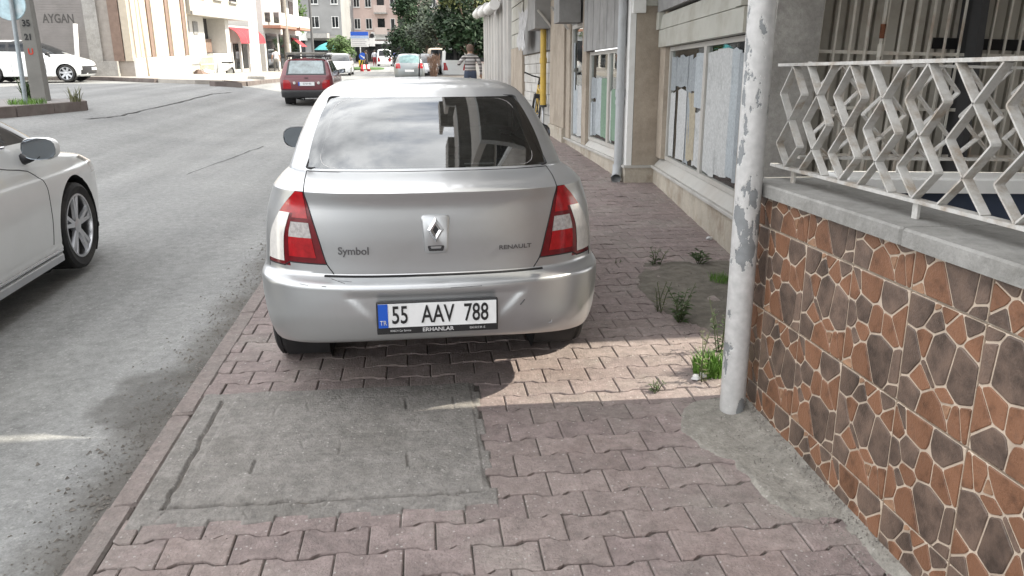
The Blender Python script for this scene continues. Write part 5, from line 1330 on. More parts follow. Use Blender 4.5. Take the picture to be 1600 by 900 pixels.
MB().bbox(-.35, .35, -.35, .35, -.1, .10, .02).build('footing', M_CONC, wpo)
# ---- generic window helper: frame + pane on a facade whose plane is local y=0 facing -y
M_WFR = mat('window_frame_white', (.7, .7, .68), .5, var=.05)
def win(root, x0, x1, z0, z1, y=-.02, fm=None, mull=True):
    b = MB(); w = .06
    b.box(x0, x0 + w, y - .05, y, z0, z1); b.box(x1 - w, x1, y - .05, y, z0, z1); b.box(x0 + w, x1 - w, y - .05, y, z1 - w, z1); b.box(x0 + w, x1 - w, y - .05, y, z0, z0 + w)
    if mull and x1 - x0 > .7: b.box((x0 + x1) / 2 - .03, (x0 + x1) / 2 + .03, y - .05, y, z0 + w, z1 - w)
    f = b.build('window', fm or M_WFR, root); MB().box(x0 + w, x1 - w, y - .022, y - .012, z0 + w, z1 - w).build('pane', M_DKGLASS, f)
    MB().box(x0 - .06, x1 + .06, y - .14, y, z0 - .07, z0 - .002).build('sill', fm or M_WFR, f)
# ---- grey shuttered building behind the hatchback: shaded front, sunlit flank
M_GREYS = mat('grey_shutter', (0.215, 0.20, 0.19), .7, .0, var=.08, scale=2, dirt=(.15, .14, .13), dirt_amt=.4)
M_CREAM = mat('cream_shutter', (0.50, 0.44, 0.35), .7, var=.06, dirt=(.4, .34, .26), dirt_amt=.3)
M_BRN = mat('brown_strip', (0.20, 0.14, 0.11), .8, var=.15)
bx = -12.05; by = 36.4; bz = zg(bx, by) + .14
gb = empty('shuttered_garage', (bx, by, bz), (0, 0, 0), 'grey shuttered corner building with graffiti and cream sunlit flank', 'building')
MB().box(-22, 0, 0, 8, -.6, 9).build('wall', mat('garage_render', (.33, .30, .27), .85, var=.1, dirt=(.22, .2, .18), dirt_amt=.4), gb)
MB().box(-22, -.6, -.28, -.003, -.6, .62).build('plinth', M_CONC, gb)
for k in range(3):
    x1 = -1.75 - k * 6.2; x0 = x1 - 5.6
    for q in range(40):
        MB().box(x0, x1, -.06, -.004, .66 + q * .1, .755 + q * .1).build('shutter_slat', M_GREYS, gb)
    MB().box(x1 + .02, x1 + .55, -.12, -.003, .62, 5).build('pier', M_CONC, gb)
put = text_mesh('AYGAN', .5, .001, .72, bold=.01); put.materials.append(mat('black_spray', (.08, .075, .07), .8)); link('graffiti', put, gb, (-2.75, -.067, 2.3), (R(90), 0, 0))
MB().box(-.75, -.35, -.10, -.003, .62, 6).build('pier', M_BRN, gb); MB().box(-.3, .0, -.08, -.003, .62, 6).build('pier', M_CREAM, gb)  # first pier: a strip of shadow put into dark brown colour
b = MB(); b.tube([(-2.2, -.5, -.6), (-1.95, -.5, 2.1)], .09, 8); b.build('guard_post', M_WHITEP, gb, True)
b = MB(); b.box(.0, .12, 0.0, 8, -.6, .75); b.build('flank_plinth', M_WHITEP, gb)
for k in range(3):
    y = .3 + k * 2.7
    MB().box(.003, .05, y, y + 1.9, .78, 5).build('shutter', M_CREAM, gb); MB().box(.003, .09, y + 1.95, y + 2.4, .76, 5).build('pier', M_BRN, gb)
    MB().box(.003, .13, y + 2.42, y + 2.66, .76, 5).build('pier', M_CREAM, gb)
b = MB(); b.tube([(.25, .9, -.2), (.2, .9, 4.5)], .05, 8); b.build('pipe', M_CREAM, gb, True)
# ---- white house with a dark recess, lattice gate and low counter wall
M_WHITEW = mat('white_render', (.62, .61, .58), .85, var=.05, dirt=(.45, .43, .4), dirt_amt=.35, dscale=.8)
hy = 45.2; hx = -12.7; hz = zg(hx, hy) + .1
wh = empty('white_corner_house', (hx, hy, hz), (0, 0, R(-3)), 'white rendered house with a dark window recess and overhanging cream floor', 'building')
MB().box(-8, 0, 0, 4.6, -.6, 3.2).build('ground_wall', M_WHITEW, wh); MB().box(-8, .9, 0, 11.5, 3.203, 8).build('upper_floor', mat('cream_render', (.50, .47, .40), .85, var=.06), wh)
MB().box(-8, -.8, 4.6, 9.0, -.6, 3.2).build('recess_wall', M_ROOM, wh)
MB().box(-.8, -.0, 4.55, 4.9, -.6, 3.2).build('pier', M_WHITEW, wh); MB().box(-.8, .3, 8.2, 9.0, -.6, 3.2).build('pier', M_WHITEW, wh)
MB().box(-.4, .35, 5.0, 8.15, -.6, 1.15).build('counter_wall', M_WHITEW, wh); MB().box(-.75, -.6, 5.0, 8.1, 1.2, 2.0).build('dust_sheet', M_BRN, wh)
MB().box(.003, .06, .2, .75, .0, 3.0).build('dark_door', M_ROOM, wh)
for k in range(2): win_b = MB(); win_b.box(.003, .05, 1.4 + k * 1.5, 2.2 + k * 1.5, 2.2, 2.9); win_b.build('window', M_GREYB, wh)
M_LAT = mat('lattice_timber', (.5, .47, .36), .8, var=.1)
lg = empty('lattice_gate', (hx + .55, hy + 2.0, hz), (0, 0, R(-3)), 'cream timber lattice gate leaning before the white house', 'gate')
for k in range(12): MB().box(0, .03, k * .2, k * .2 + .08, .0, 1.1 if k > 2 else .8 + k * .1).build('slat', M_LAT, lg)
for z in (.15, .55, .95): MB().box(.032, .06, 0, 2.35, z, z + .08).build('rail', M_LAT, lg)
rub = random.Random(8)
for k, (dx, dy, lab, m) in enumerate(((.9, .5, 'brown rubble lump at the foot of the white house', M_BRN), (1.1, 1.2, 'pale broken block beside the rubble lump', M_WHITEW), (.8, 1.9, 'grey stone under the lattice gate', M_CONC))):
    b = MB(); b.lathe([(.02, 0), (.4, .02), (.34, .2), (.16, .34), (.01, .36)], 7, 'z'); b.v = [(x * rub.uniform(.7, 1.3), y * rub.uniform(.7, 1.2), z * rub.uniform(.8, 1.1)) for x, y, z in b.v]
    tag(b.build('rubble', m, None, False, None, (hx + dx, hy + dy, hz)), lab, 'rubble')
for k in range(3):
    win(wh, -6.5 + k * 2.2, -5.2 + k * 2.2, .9, 2.3, -.01)
for k, yy in enumerate((1.0, 4.2, 7.4)):
    MB().box(.903, .96, yy, yy + 1.5, 4.2, 5.6).build('window', M_DKGLASS, wh); MB().box(.903, 1.06, yy - .1, yy + 1.6, 4.08, 4.19).build('sill', M_CONC, wh)
MB().box(.9, 1.0, 0, 11.5, 3.15, 3.35).build('floor_band', M_CONC, wh)
# red awning shop
rx, ry = -13.2, 54.6; rz_ = zg(rx, ry) + .1
ra = empty('red_awning_shop', (rx, ry, rz_), (0, 0, R(-4)), 'white shop with a scalloped red awning next to the white house', 'shop')
MB().box(-7, 0, 2.2, 9, -.6, 3.2).build('wall', M_WHITEW, ra)
M_AWN = mat('awning_red', (.42, .03, .04), .7, var=.15, dirt=(.3, .06, .06), dirt_amt=.4)
for k in range(4):
    y0 = 2.0 + k * 1.6; b = MB(); rows = []
    for q in range(7):
        a = math.pi / 2 * q / 6; rows.append([(.02 + 1.3 * math.sin(a), y0 + 1.58 * u, 2.1 + 1.0 * math.cos(a) - (.08 if q == 6 else 0)) for u in (0, .25, .5, .75, 1)])
    b.loft(rows, closed=False); b.build('awning_panel', M_AWN, ra, True)
for k in range(3): MB().box(.003, .06, 2.5 + k * 2.1, 4.0 + k * 2.1, .3, 2.0).build('shop_window', M_DKGLASS, ra); 
for k in range(4): MB().box(.5, .65, 2.1 + k * 2.1, 2.25 + k * 2.1, -.3, 2.1).build('awning_post', M_WHITEP, ra)
# balcony building further along
vx, vy = -11.6, 64; vz = zg(vx, vy) + .1
bv = empty('balcony_building', (vx, vy, vz), (0, 0, R(-3)), 'pale building with overhanging balconies beside the lamp pole', 'building')
MB().box(-8, 0, 0, 14, -.6, 12).build('wall', mat('pale_facade', (.5, .49, .47), .8, var=.06), bv)
M_BRICKR = mat('brick_band', (.33, .17, .12), .85, var=.15)
for f in range(3):
    z = 3.2 + f * 2.9
    MB().box(.003, 1.3, 0, 6, z, z + .2).build('balcony_slab', M_BRICKR if f == 0 else M_CONC, bv); MB().box(1.22, 1.3, 0, 6, z + .21, z + 1.1).build('balcony_front', M_WHITEW, bv)
    MB().box(.003, 1.3, 7.5, 12, z, z + .2).build('balcony_slab', M_BRICKR if f == 0 else M_CONC, bv); MB().box(1.22, 1.3, 7.5, 12, z + .21, z + 1.1).build('balcony_front', M_WHITEW, bv)
    for k in range(4): MB().box(.003, .05, .8 + k * 3, 2.4 + k * 3, z + .5, z + 2.4).build('window', M_DKGLASS, bv)
    MB().box(.0, 1.3, -.06, -.003, z + 1.1, z + 2.9).build('side_screen', M_WFR, bv)
for k in range(3): MB().box(.003, .08, .5 + k * 4.5, 4 + k * 4.5, .1, 2.8).build('shop_window', M_DKGLASS, bv)
b = MB(); rows = [[(.1 + q * .3, 9.5 + u * 2.2, 2.6 - q * .25) for u in (0, .5, 1)] for q in range(4)]; b.loft(rows, closed=False)
b.build('red_awning', M_AWN, bv)
# ---- far apartment blocks closing the street
def block(name, label, px0, px1, Z, H_, m, floors, cols, balc=(), base_h=3.6, f_h=2.9, sign=None, rot=0, wfr=None):
    a, c = at(px0, 90, Z), at(px1, 90, Z); z0 = -.6
    rt_ = empty(name, (a.x, a.y, z0), (0, 0, math.atan2(c.y - a.y, c.x - a.x) + R(rot)), label, 'building')
    W_ = (c - a).length
    MB().box(0, W_, 0, 12, -1, H_).build('wall', m, rt_)
    MB().box(0, W_, -.25, -.003, base_h - .35, base_h).build('string_course', M_CONC, rt_)
    for f in range(floors):
        z = base_h + .2 + f * f_h
        for (u0, u1) in cols: win(rt_, u0 * W_, u1 * W_, z + .8, z + 2.2, -.02, wfr)
        for (u0, u1, mm) in balc:
            MB().box(u0 * W_, u1 * W_, -1.3, -.003, z - .1, z + .08).build('balcony_slab', M_CONC, rt_)
            MB().box(u0 * W_, u1 * W_, -1.3, -1.22, z + .083, z + 1.0).build('balcony_front', mm, rt_)
            MB().box(u0 * W_ + .3, u0 * W_ + 1.3, -.05, -.004, z + .1, z + 2.2).build('balcony_door', M_DKGLASS, rt_)
    MB().box(.4, W_ * .45, -.08, -.004, .2, base_h - .6).build('shop_window', M_DKGLASS, rt_); MB().box(W_ * .55, W_ - .4, -.08, -.004, .2, base_h - .6).build('shop_window', M_DKGLASS, rt_)
    return rt_, W_
M_GREYBLK = mat('grey_render', (.27, .27, .265), .9, var=.1, scale=.4, dirt=(.19, .19, .18), dirt_amt=.5, dscale=.3)
M_PINK = mat('pink_render', (.55, .43, .385), .85, var=.05, scale=.4, dirt=(.36, .29, .26), dirt_amt=.4, dscale=.3)
M_PINKD = mat('pink_balcony', (.50, .42, .38), .85, var=.05); M_BRK = mat('brick_upper', (.29, .17, .13), .9, var=.15, scale=2)
fa, W_ = block('grey_apartment_block', 'grey rendered apartment block at the end of the street', 430, 537, 104, 15, M_GREYBLK, 4, [(.03, .10), (.17, .27), (.34, .36), (.55, .68), (.86, .96)], [(.06, .3, M_WFR)])
MB().box(W_ * .22, W_ * .5, -.5, -.26, 3.0, 4.1).build('shop_sign', M_WFR, fa); MB().box(W_ * .52, W_ * .82, -1.6, -.26, 3.3, 3.9).build('canopy', M_CONC, fa)
b = MB(); b.box(0, W_, -.02, -.004, 12.4, 15); b.build('brick_storey', M_BRK, fa)
fb, W_ = block('pink_apartment_block', 'pink apartment block with balconies closing the street', 539, 812, 112, 16, M_PINK, 4, [(.065, .10), (.13, .165), (.27, .295), (.38, .42), (.49, .53), (.62, .66), (.76, .8), (.9, .94)], [(.185, .255, M_PINKD), (.30, .37, M_PINKD), (.55, .61, M_PINKD), (.68, .75, M_PINKD), (.83, .89, M_PINKD)])
MB().box(-.4, .9, -.6, -.003, 4, 15.5).build('corner_bay', M_WFR, fb)
MB().box(W_ * .16, W_ * .26, -.6, -.26, 3.2, 4.2).build('shop_sign', M_WFR, fb)
for u in (.165, .25): b = MB(); b.lathe([(.3, -.7), (.3, -.6)], 14, 'y', (W_ * u, 0, 3.7), True, True); b.build('sign_roundel', M_INK, fb)
MB().box(W_ * .13, W_ * .29, -1.6, -.3, 2.6, 3.0).build('canopy', M_WFR, fb)
b = MB(); b.box(W_ * .42, W_, -.02, -.004, 8.6, 16); b.build('brick_storey', M_BRK, fb)
# ---- trees
def leaf_mat(name, c, c2): return mat(name, c, .6, var=.25, scale=1.5, rnd=.35, col2=c2, spec=.3)
M_BARK = mat('bark', (.12, .09, .065), .95, var=.3, scale=8)
def tree(name, label, px, py, Z, h, rx_, trunk_h, lm, seed, shape='round', n=2600, leaf=.22, clumps=26, group='street trees at the end of the road'):
    r = random.Random(seed); p = at(px, py, Z); z0 = zg(p.x, p.y)
    rt_ = empty(name, (p.x, p.y, z0 - .05), (0, 0, 0), label, 'tree', group)
    t = MB(); t.tube([(0, 0, 0), (.05, 0, trunk_h * .6), (0, .05, trunk_h), (.1, 0, h * .7)], [.2, .15, .13, .04], 8)
    cl = []
    for k in range(clumps):
        if shape == 'cone': f = r.random() ** 1.25; zz = lerp(trunk_h * .55, h, f); rad = rx_ * (1.02 - f) * math.sqrt(r.random()); a = r.uniform(0, 6.283); cl.append((Vector((rad * math.cos(a), rad * math.sin(a), zz)), rx_ * lerp(.42, .2, f)))
        else:
            while True:
                v = Vector((r.uniform(-1, 1), r.uniform(-1, 1), r.uniform(-1, 1)))
                if .25 < v.length < 1: break
            cc_ = (h + trunk_h) / 2; cl.append((Vector((v.x * rx_, v.y * rx_, cc_ + v.z * (h - trunk_h) * .5)), rx_ * r.uniform(.22, .42)))
    for c, q in cl[:9]: t.tube([(0, 0, trunk_h * .9), (c.x * .5, c.y * .5, lerp(trunk_h, c.z, .6)), tuple(c)], [.08, .05, .02], 5)
    t.build('trunk', M_BARK, rt_, True)
    b = MB()
    for k in range(n):
        c, q = r.choice(cl); d = Vector((r.gauss(0, 1), r.gauss(0, 1), r.gauss(0, .8))).normalized() * q * (r.random() ** .45)
        o = c + d; u = Vector((r.uniform(-1, 1), r.uniform(-1, 1), r.uniform(-.6, .6))).normalized(); w = u.orthogonal().normalized() * leaf * r.uniform(.3, .55); u = u * leaf * r.uniform(.6, 1.1)
        b.add([o - u, o + w, o + u, o - w], [(0, 1, 2, 3)])
    b.build('crown', lm, rt_)
    return rt_
LD = leaf_mat('leaf_dark', (.013, .03, .012), (.024, .048, .02)); LO = leaf_mat('leaf_olive', (.036, .05, .033), (.06, .078, .052)); LG = leaf_mat('leaf_green', (.045, .085, .025), (.08, .13, .04)); LY = leaf_mat('leaf_tip', (.09, .11, .035), (.15, .16, .06))
tree('cypress_tree', 'dark conical cypress in front of the pink apartment block', 643, 98, 62, 9.4, 1.75, 2.6, LD, 1, 'cone', 8000, .17, 80)
tree('olive_tree', 'grey green olive tree beside the dark cypress', 668, 100, 58, 4.9, 1.35, 1.9, LO, 2, n=3600, leaf=.15)
tree('olive_tree', 'broad grey green olive tree between the cypress and the glossy tree', 694, 104, 55, 5.6, 1.9, 1.8, LO, 3, n=5200, leaf=.15, clumps=40)
tree('broadleaf_tree', 'dark glossy tree with yellow young leaf tips by the ribbed hoarding', 738, 106, 47, 6.0, 2.1, 1.3, LD, 4, n=6500, leaf=.2, clumps=45)
yt = [o for o in bpy.data.objects if o.name.startswith('broadleaf_tree')][0]
rty = random.Random(5); b = MB()
for k in range(900):
    a = rty.uniform(0, 6.28); q = 1.9 * math.sqrt(rty.random()); o = Vector((q * math.cos(a), q * math.sin(a), 3.6 + 2.0 * math.sqrt(max(0, 1 - (q / 2.05) ** 2)) * rty.uniform(.5, 1.02)))
    u = Vector((rty.uniform(-1, 1), rty.uniform(-1, 1), rty.uniform(.2, 1))).normalized(); w = u.orthogonal().normalized() * .07; b.add([o - u * .1, o + w, o + u * .16, o - w], [(0, 1, 2, 3)])
b.build('young_leaves', LY, yt)
tree('leafy_tree', 'dark leafy tree behind the balcony building', 432, 100, 84, 9.0, 2.6, 2.0, LG, 7, n=4200, leaf=.26, clumps=40)
tree('leafy_tree', 'low dark tree over the red market awning', 421, 100, 92, 5.4, 2.4, 1.8, LD, 8, n=2600, leaf=.26)
tree('round_street_tree', 'small round green tree by the blue direction sign', 538, 102, 80, 3.2, 1.5, 1.0, LG, 9, n=2400, leaf=.18)
b = MB(); rbx = random.Random(12); p = at(678, 118, 44)
for k in range(900):
    a = rbx.uniform(0, 6.28); t = rbx.random(); q = .35 * (0.3 + t) * rbx.random(); o = Vector((q * math.cos(a), q * math.sin(a), 1.25 * t)); e = o + Vector((rbx.uniform(-.1, .1), rbx.uniform(-.1, .1), rbx.uniform(.1, .3))); w = Vector((.008, 0, 0)); b.add([o - w, o + w, e + w, e - w], [(0, 1, 2, 3)])
tag(b.build('dry_shrub', mat('dry_twigs', (.16, .10, .07), .9, var=.3), None, False, None, (p.x, p.y, gz(p))), 'dry brown shrub standing between the grey hatchback and tan minivan', 'shrub')
# ---- poles, wires and signs in the middle distance
def thin_pole(px, py, Z, r0, h, m, label):
    p = at(px, py, Z); b = MB(); b.lathe([(r0, -.2), (r0 * .75, h)], 10, 'z', (0, 0, 0), False, True)
    return tag(b.build('power_pole', m, None, True, 40, (p.x, p.y, gz(p))), label, 'pole')
M_WOOD = mat('weathered_pole', (.24, .22, .19), .9, var=.15)
thin_pole(450, 100, 62, .24, 9, M_WOOD, 'thick weathered power pole right of the walking man'); thin_pole(458, 96, 70, .12, 9, M_STEEL, 'slim grey pole close to the thick weathered pole'); thin_pole(490, 95, 78, .15, 9, mat('dark_pole', (.1, .1, .1), .7), 'dark pole before the grey apartment block')
sg = at(564, 100, 72); dsg = empty('direction_sign', (sg.x, sg.y, gz(sg)), (0, 0, R(-4)), 'large blue and white direction board on posts by the grassy island', 'sign')
MB().box(-.8, .8, 0, .06, 2.0, 3.3).build('white_board', M_WFR, dsg); MB().box(-.8, .8, -.03, -.004, 2.97, 3.3).build('blue_board', M_PBLUE, dsg); MB().box(-.8, .8, -.03, -.004, 2.73, 2.93).build('blue_strip', mat('pale_blue', (.35, .45, .62), .5), dsg)
MB().box(.85, 1.35, 0, .06, 2.05, 2.75).build('side_board', M_WFR, dsg)
for x in (0.0,): b = MB(); b.tube([(x, .1, -.1), (x, .1, 3.25)], .05, 8); b.build('post', M_STEEL, dsg, True)
for k in range(4): MB().box(-.7, .6 - .1 * (k % 2), -.01, -.003, 2.12 + k * .15, 2.18 + k * .15).build('text_line', mat('sign_grey', (.4, .4, .42), .6), dsg)
cv = at(567, 101, 70); cvs = empty('chevron_sign', (cv.x, cv.y, gz(cv)), (0, 0, R(-4)), 'yellow and black striped hazard board under a blue arrow disc', 'sign')
MB().box(-.35, .35, 0, .04, .25, .85).build('board', mat('hazard_yellow', (.7, .52, .03), .5), cvs)
for k in range(3): b = MB(); b.prism([(-.35 + k * .25, .26), (-.23 + k * .25, .26), (-.0 + k * .2, .84), (-.14 + k * .2, .84)], -.02, -.004, 'xz'); b.build('stripe', M_INK, cvs)
b = MB(); b.lathe([(.001, -.02), (.3, -.02), (.3, .02)], 20, 'y', (0, 0, 1.2)); b.build('arrow_disc', M_PBLUE, cvs); b = MB(); b.tube([(0, .06, 0), (0, .06, 1.5)], .03, 6); b.build('post', M_STEEL, cvs)
b = MB(); b.prism([(-.16, 1.3), (-.16, 1.22), (.06, 1.08), (.02, 1.02), (.2, 1.0), (.16, 1.18), (.12, 1.14)], -.04, -.022, 'xz'); b.build('arrow', M_WFR, cvs)
gi = at(560, 102, 71); b = MB(); b.lathe([(2.2, -.3), (2.2, .12), (2.0, .16), (.01, .22)], 24, 'z'); gio = tag(b.build('grass_island', mat('island_grass', (.06, .12, .03), .9, var=.3, scale=5), None, True, 40, (gi.x, gi.y + 2, gz(gi))), kind='structure')
bz2 = at(571, 104, 66); bb_ = empty('road_barrier', (bz2.x, bz2.y, gz(bz2)), (0, 0, R(50)), 'red and white barrier standing by the hazard board', 'barrier')
for k in range(4): MB().box(-.5 + k * .25, -.25 + k * .25, 0, .06, .2, .55).build('barrier_block', M_AWN if k % 2 == 0 else M_WFR, bb_)
for x in (-.4, .4): MB().box(x - .03, x + .03, -.15, .2, 0, .198).build('leg', M_AWN, bb_)
pa = at(515, 98, 82); par = empty('teal_parasol', (pa.x, pa.y, gz(pa)), (0, 0, 0), 'teal market parasol before the grey apartment block', 'parasol')
b = MB(); b.lathe([(1.5, 1.75), (.9, 2.2), (.02, 2.55)], 8, 'z'); b.build('canopy', mat('teal_cloth', (.08, .35, .36), .8), par); b = MB(); b.tube([(0, 0, 0), (0, 0, 2.5)], .04, 6); b.build('pole', M_STEEL, par)
# ================================================================== PEOPLE, BICYCLE, PLANTS
def stripes():
    m = bpy.data.materials.new('striped_jumper'); m.use_nodes = True; t = m.node_tree; p = t.nodes['Principled BSDF']; L = t.links.new
    tcn = N(t, 'ShaderNodeTexCoord'); sx = N(t, 'ShaderNodeSeparateXYZ'); L(tcn.outputs['Object'], sx.inputs[0])
    mu = N(t, 'ShaderNodeMath', operation='MULTIPLY'); mu.inputs[1].default_value = 5.2; L(sx.outputs[2], mu.inputs[0])
    fr = N(t, 'ShaderNodeMath', operation='FRACT'); L(mu.outputs[0], fr.inputs[0])
    r = N(t, 'ShaderNodeValToRGB'); r.color_ramp.interpolation = 'CONSTANT'; e = r.color_ramp.elements
    e[0].position = 0; e[0].color = (.10, .09, .09, 1); e[1].position = .28; e[1].color = (.42, .40, .38, 1)
    for pos, c in ((.45, .14), (.55, .22), (.75, .5)): x = e.new(pos); x.color = (c, c * .97, c * .95, 1)
    L(fr.outputs[0], r.inputs[0]); L(r.outputs[0], p.inputs['Base Color']); p.inputs['Roughness'].default_value = .9; return m
M_SKIN = mat('skin', (.42, .25, .17), .6, var=.08); M_HAIR = mat('hair_dark', (.03, .025, .02), .7, var=.3)
def person(label, loc, rz, h, top, trousers, shoe, arms, legs=(.10, .10), hairm=None, sleeves=True, group='people in the street'):
    # y+ is forward; one continuous skinned body, materials by region
    J = {}; E_ = []
    def j(n, p, r, par=None, reg='t'): J[n] = (Vector(p), r, reg); E_.append((par, n)) if par else None
    j('pelvis', (0, 0, .93), .125, None, 'l'); j('waist', (0, .0, 1.06), .125, 'pelvis', 't'); j('chest', (0, -.01, 1.28), .14, 'waist'); j('neckb', (0, -.01, 1.43), .075, 'chest'); j('neck', (0, .01, 1.50), .055, 'neckb', 's'); j('head', (0, .025, 1.60), .085, 'neck', 's'); j('crown', (0, .02, 1.69), .075, 'head', 's')
    for s, nm in ((-1, 'L'), (1, 'R')):
        ar = arms[0 if s < 0 else 1]; sh = Vector((s * .185, -.01, 1.39)); el = Vector(ar[0]); wr = Vector(ar[1]); d = (wr - el).normalized()
        j('sh' + nm, sh, .07, 'neckb'); j('el' + nm, el, .05, 'sh' + nm, 't' if sleeves else 's'); j('wr' + nm, wr, .032, 'el' + nm, 't' if sleeves == 2 else 's'); j('ha' + nm, wr + d * .09, .034, 'wr' + nm, 's')
        for q, off in enumerate((-.03, -.01, .01, .03)): j('f%d' % q + nm, wr + d * (.17 + .012 * (1 - abs(q - 1.5))) + Vector((off * .5, off, -.01)), .010, 'ha' + nm, 's')
        j('th' + nm, wr + d * .11 + Vector((-s * .05, .02, 0)), .011, 'ha' + nm, 's')
        st = legs[0 if s < 0 else 1]
        j('hip' + nm, (s * .095, 0, .88), .105, 'pelvis', 'l'); j('kn' + nm, (s * .1, st * .6, .50), .07, 'hip' + nm, 'l'); j('an' + nm, (s * .1, st - .03, .09), .048, 'kn' + nm, 'l'); j('to' + nm, (s * .11, st + .14, .045), .04, 'an' + nm, 'f')
    names = list(J); me = bpy.data.meshes.new('body'); me.from_pydata([J[n][0] for n in names], [(names.index(a), names.index(b)) for a, b in E_], [])
    o = bpy.data.objects.new('person', me); COL.objects.link(o)
    sk = o.modifiers.new('s', 'SKIN'); o.modifiers.new('u', 'SUBSURF').levels = 2
    for n, sv in zip(names, me.skin_vertices[0].data):
        r = J[n][1]; sv.radius = (r, r) if n not in ('chest', 'waist', 'pelvis') else (r * 1.25, r * .85)
        if n == 'pelvis': sv.use_root = True
    bm_ = bpy.data.meshes.new_from_object(o.evaluated_get(bpy.context.evaluated_depsgraph_get())); bpy.data.objects.remove(o)
    for m in (top, trousers, M_SKIN, shoe): bm_.materials.append(m)
    idx = {'t': 0, 'l': 1, 's': 2, 'f': 3}
    for p in bm_.polygons:
        c = p.center; best = min(names, key=lambda n: (J[n][0] - c).length - J[n][1]); p.material_index = idx[J[best][2]]
        if c.z > .99 and J[best][2] == 'l': p.material_index = 0
    bm_.shade_smooth()
    rt_ = link('person', bm_, None, loc, (0, 0, rz)); k = h / 1.76; rt_.scale = (k * 1.12, k * 1.1, k)
    tag(rt_, label, 'person', group)
    hb = MB(); hb.lathe([(.001, 1.785), (.05, 1.775), (.085, 1.74), (.098, 1.68), (.098, 1.62), (.085, 1.57)], 16, 'z', (0, .005, 0)); hb.v = [(x, y - .012, z) for x, y, z in hb.v]; hb.f = [f for f in hb.f if not (sum(hb.v[i][1] for i in f) / len(f) > .03 and sum(hb.v[i][2] for i in f) / len(f) < 1.70)]; hb.m = [0] * len(hb.f)
    hb.build('hair', hairm or M_HAIR, rt_, True)
    nb_ = MB(); nb_.loft([[(-.015, .10, 1.60), (.015, .10, 1.60), (0, .098, 1.645)], [(-.008, .128, 1.605), (.008, .128, 1.605), (0, .105, 1.64)]], False, True); nb_.build('nose', M_SKIN, rt_)
    for s in (-1, 1):
        e = MB(); e.lathe([(.001, .108), (.011, .108), (.011, .10)], 8, 'y', (s * .033, 0, 1.645)); e.build('eye', M_INK, rt_)
        e = MB(); e.lathe([(.001, .0), (.02, .004), (.024, .012), (.001, .016)], 8, 'x', (s * .088, .01, 1.63)); e.build('ear', M_SKIN, rt_)
    return rt_
JEANS = mat('jeans', (.05, .065, .10), .9, var=.2); GREYT = mat('grey_trousers', (.24, .23, .21), .9, var=.1); DARKT = mat('dark_clothes', (.03, .03, .035), .9, var=.2); SHIRT = mat('white_shirt', (.62, .62, .66), .9, var=.06); SHOE = mat('shoe', (.04, .035, .03), .6); REDT = mat('red_top', (.3, .04, .05), .9); BLUET = mat('blue_top', (.08, .1, .25), .9)
down = lambda s: ((s * .26, -.03, 1.13), (s * .27, .06, .90))
mp_ = at(735, 120, 23.0)
person('man in a grey striped jumper seen from behind with his left elbow bent', (mp_.x, mp_.y, 0.0), R(3), 1.66, stripes(), JEANS, SHOE, [((-.33, -.08, 1.18), (-.30, .16, 1.20)), ((.28, -.05, 1.14), (.30, .04, .92))], hairm=mat('brown_cap', (.12, .08, .06), .9), sleeves=2)
def stand(px, py, Z, *a, **k):
    p = at(px, py, Z); return person(a[0], (p.x, p.y, zg(p.x, p.y) + k.pop('lift', 0)), *a[1:], **k)
stand(433, 112, 61, 'man in white shirt and pale trousers walking on the left pavement', R(20), 1.76, SHIRT, GREYT, SHOE, [down(-1), down(1)], legs=(.28, -.2), lift=.1, sleeves=False)
stand(417, 108, 66, 'person in white top and dark jeans beside the shop window', R(160), 1.68, SHIRT, JEANS, SHOE, [down(-1), down(1)], lift=.1)
stand(408, 108, 70, 'person in dark clothes under the red awning', R(120), 1.7, DARKT, DARKT, SHOE, [down(-1), down(1)], lift=.1)
stand(573, 104, 68, 'person in dark clothes crossing beside the barrier', R(80), 1.7, DARKT, DARKT, SHOE, [down(-1), down(1)], legs=(.2, -.15))
stand(586, 103, 90, 'person in white shirt standing left of the small white van', R(10), 1.75, SHIRT, REDT, SHOE, [down(-1), down(1)])
stand(617, 103, 86, 'person in blue top next to the parked motorcycle', R(190), 1.72, BLUET, DARKT, SHOE, [down(-1), down(1)])
# ---- bicycle and motorcycles
def ring(b, c, R_, r, n=28):
    b.tube([(c[0], c[1] + R_ * math.cos(2*math.pi*k/n), c[2] + R_ * math.sin(2*math.pi*k/n)) for k in range(n + 1)], r, 6, False)
bk = empty('bicycle', (2.255, 15.6, 0.0), (0, R(7), R(-4)), 'black and yellow bicycle leaning against the whitewashed wall', 'bicycle')
for y in (.33, 1.38):
    b = MB(); ring(b, (0, y, .33), .31, .022); w = b.build('wheel', M_TYRE, bk, True)
    b = MB()
    for k in range(14): a = 2 * math.pi * k / 14; b.tube([(0, y, .33), (0, y + .3 * math.cos(a), .33 + .3 * math.sin(a))], .003, 4)
    b.build('spokes', M_STEEL, w)
fr_ = MB(); fr_.tube([(0, .72, .30), (0, .55, .80)], .022, 8); fr_.tube([(0, .57, .74), (0, 1.15, .80)], .022, 8); fr_.tube([(0, .72, .30), (0, 1.17, .72)], .026, 8); fr_.tube([(0, 1.14, .86), (0, 1.2, .66)], .024, 8)
fr_.tube([(0, .33, .33), (0, .72, .30)], .014, 6); fr_.tube([(0, .33, .33), (0, .57, .74)], .013, 6); fr_.build('frame', M_YEL, bk, True)
b = MB(); b.tube([(-.05, 1.38, .33), (-.05, 1.2, .66)], .016, 6); b.tube([(.05, 1.38, .33), (.05, 1.2, .66)], .016, 6); b.tube([(-.05, 1.2, .66), (.05, 1.2, .66)], .02, 6); b.build('fork', M_BLACK, bk, True)
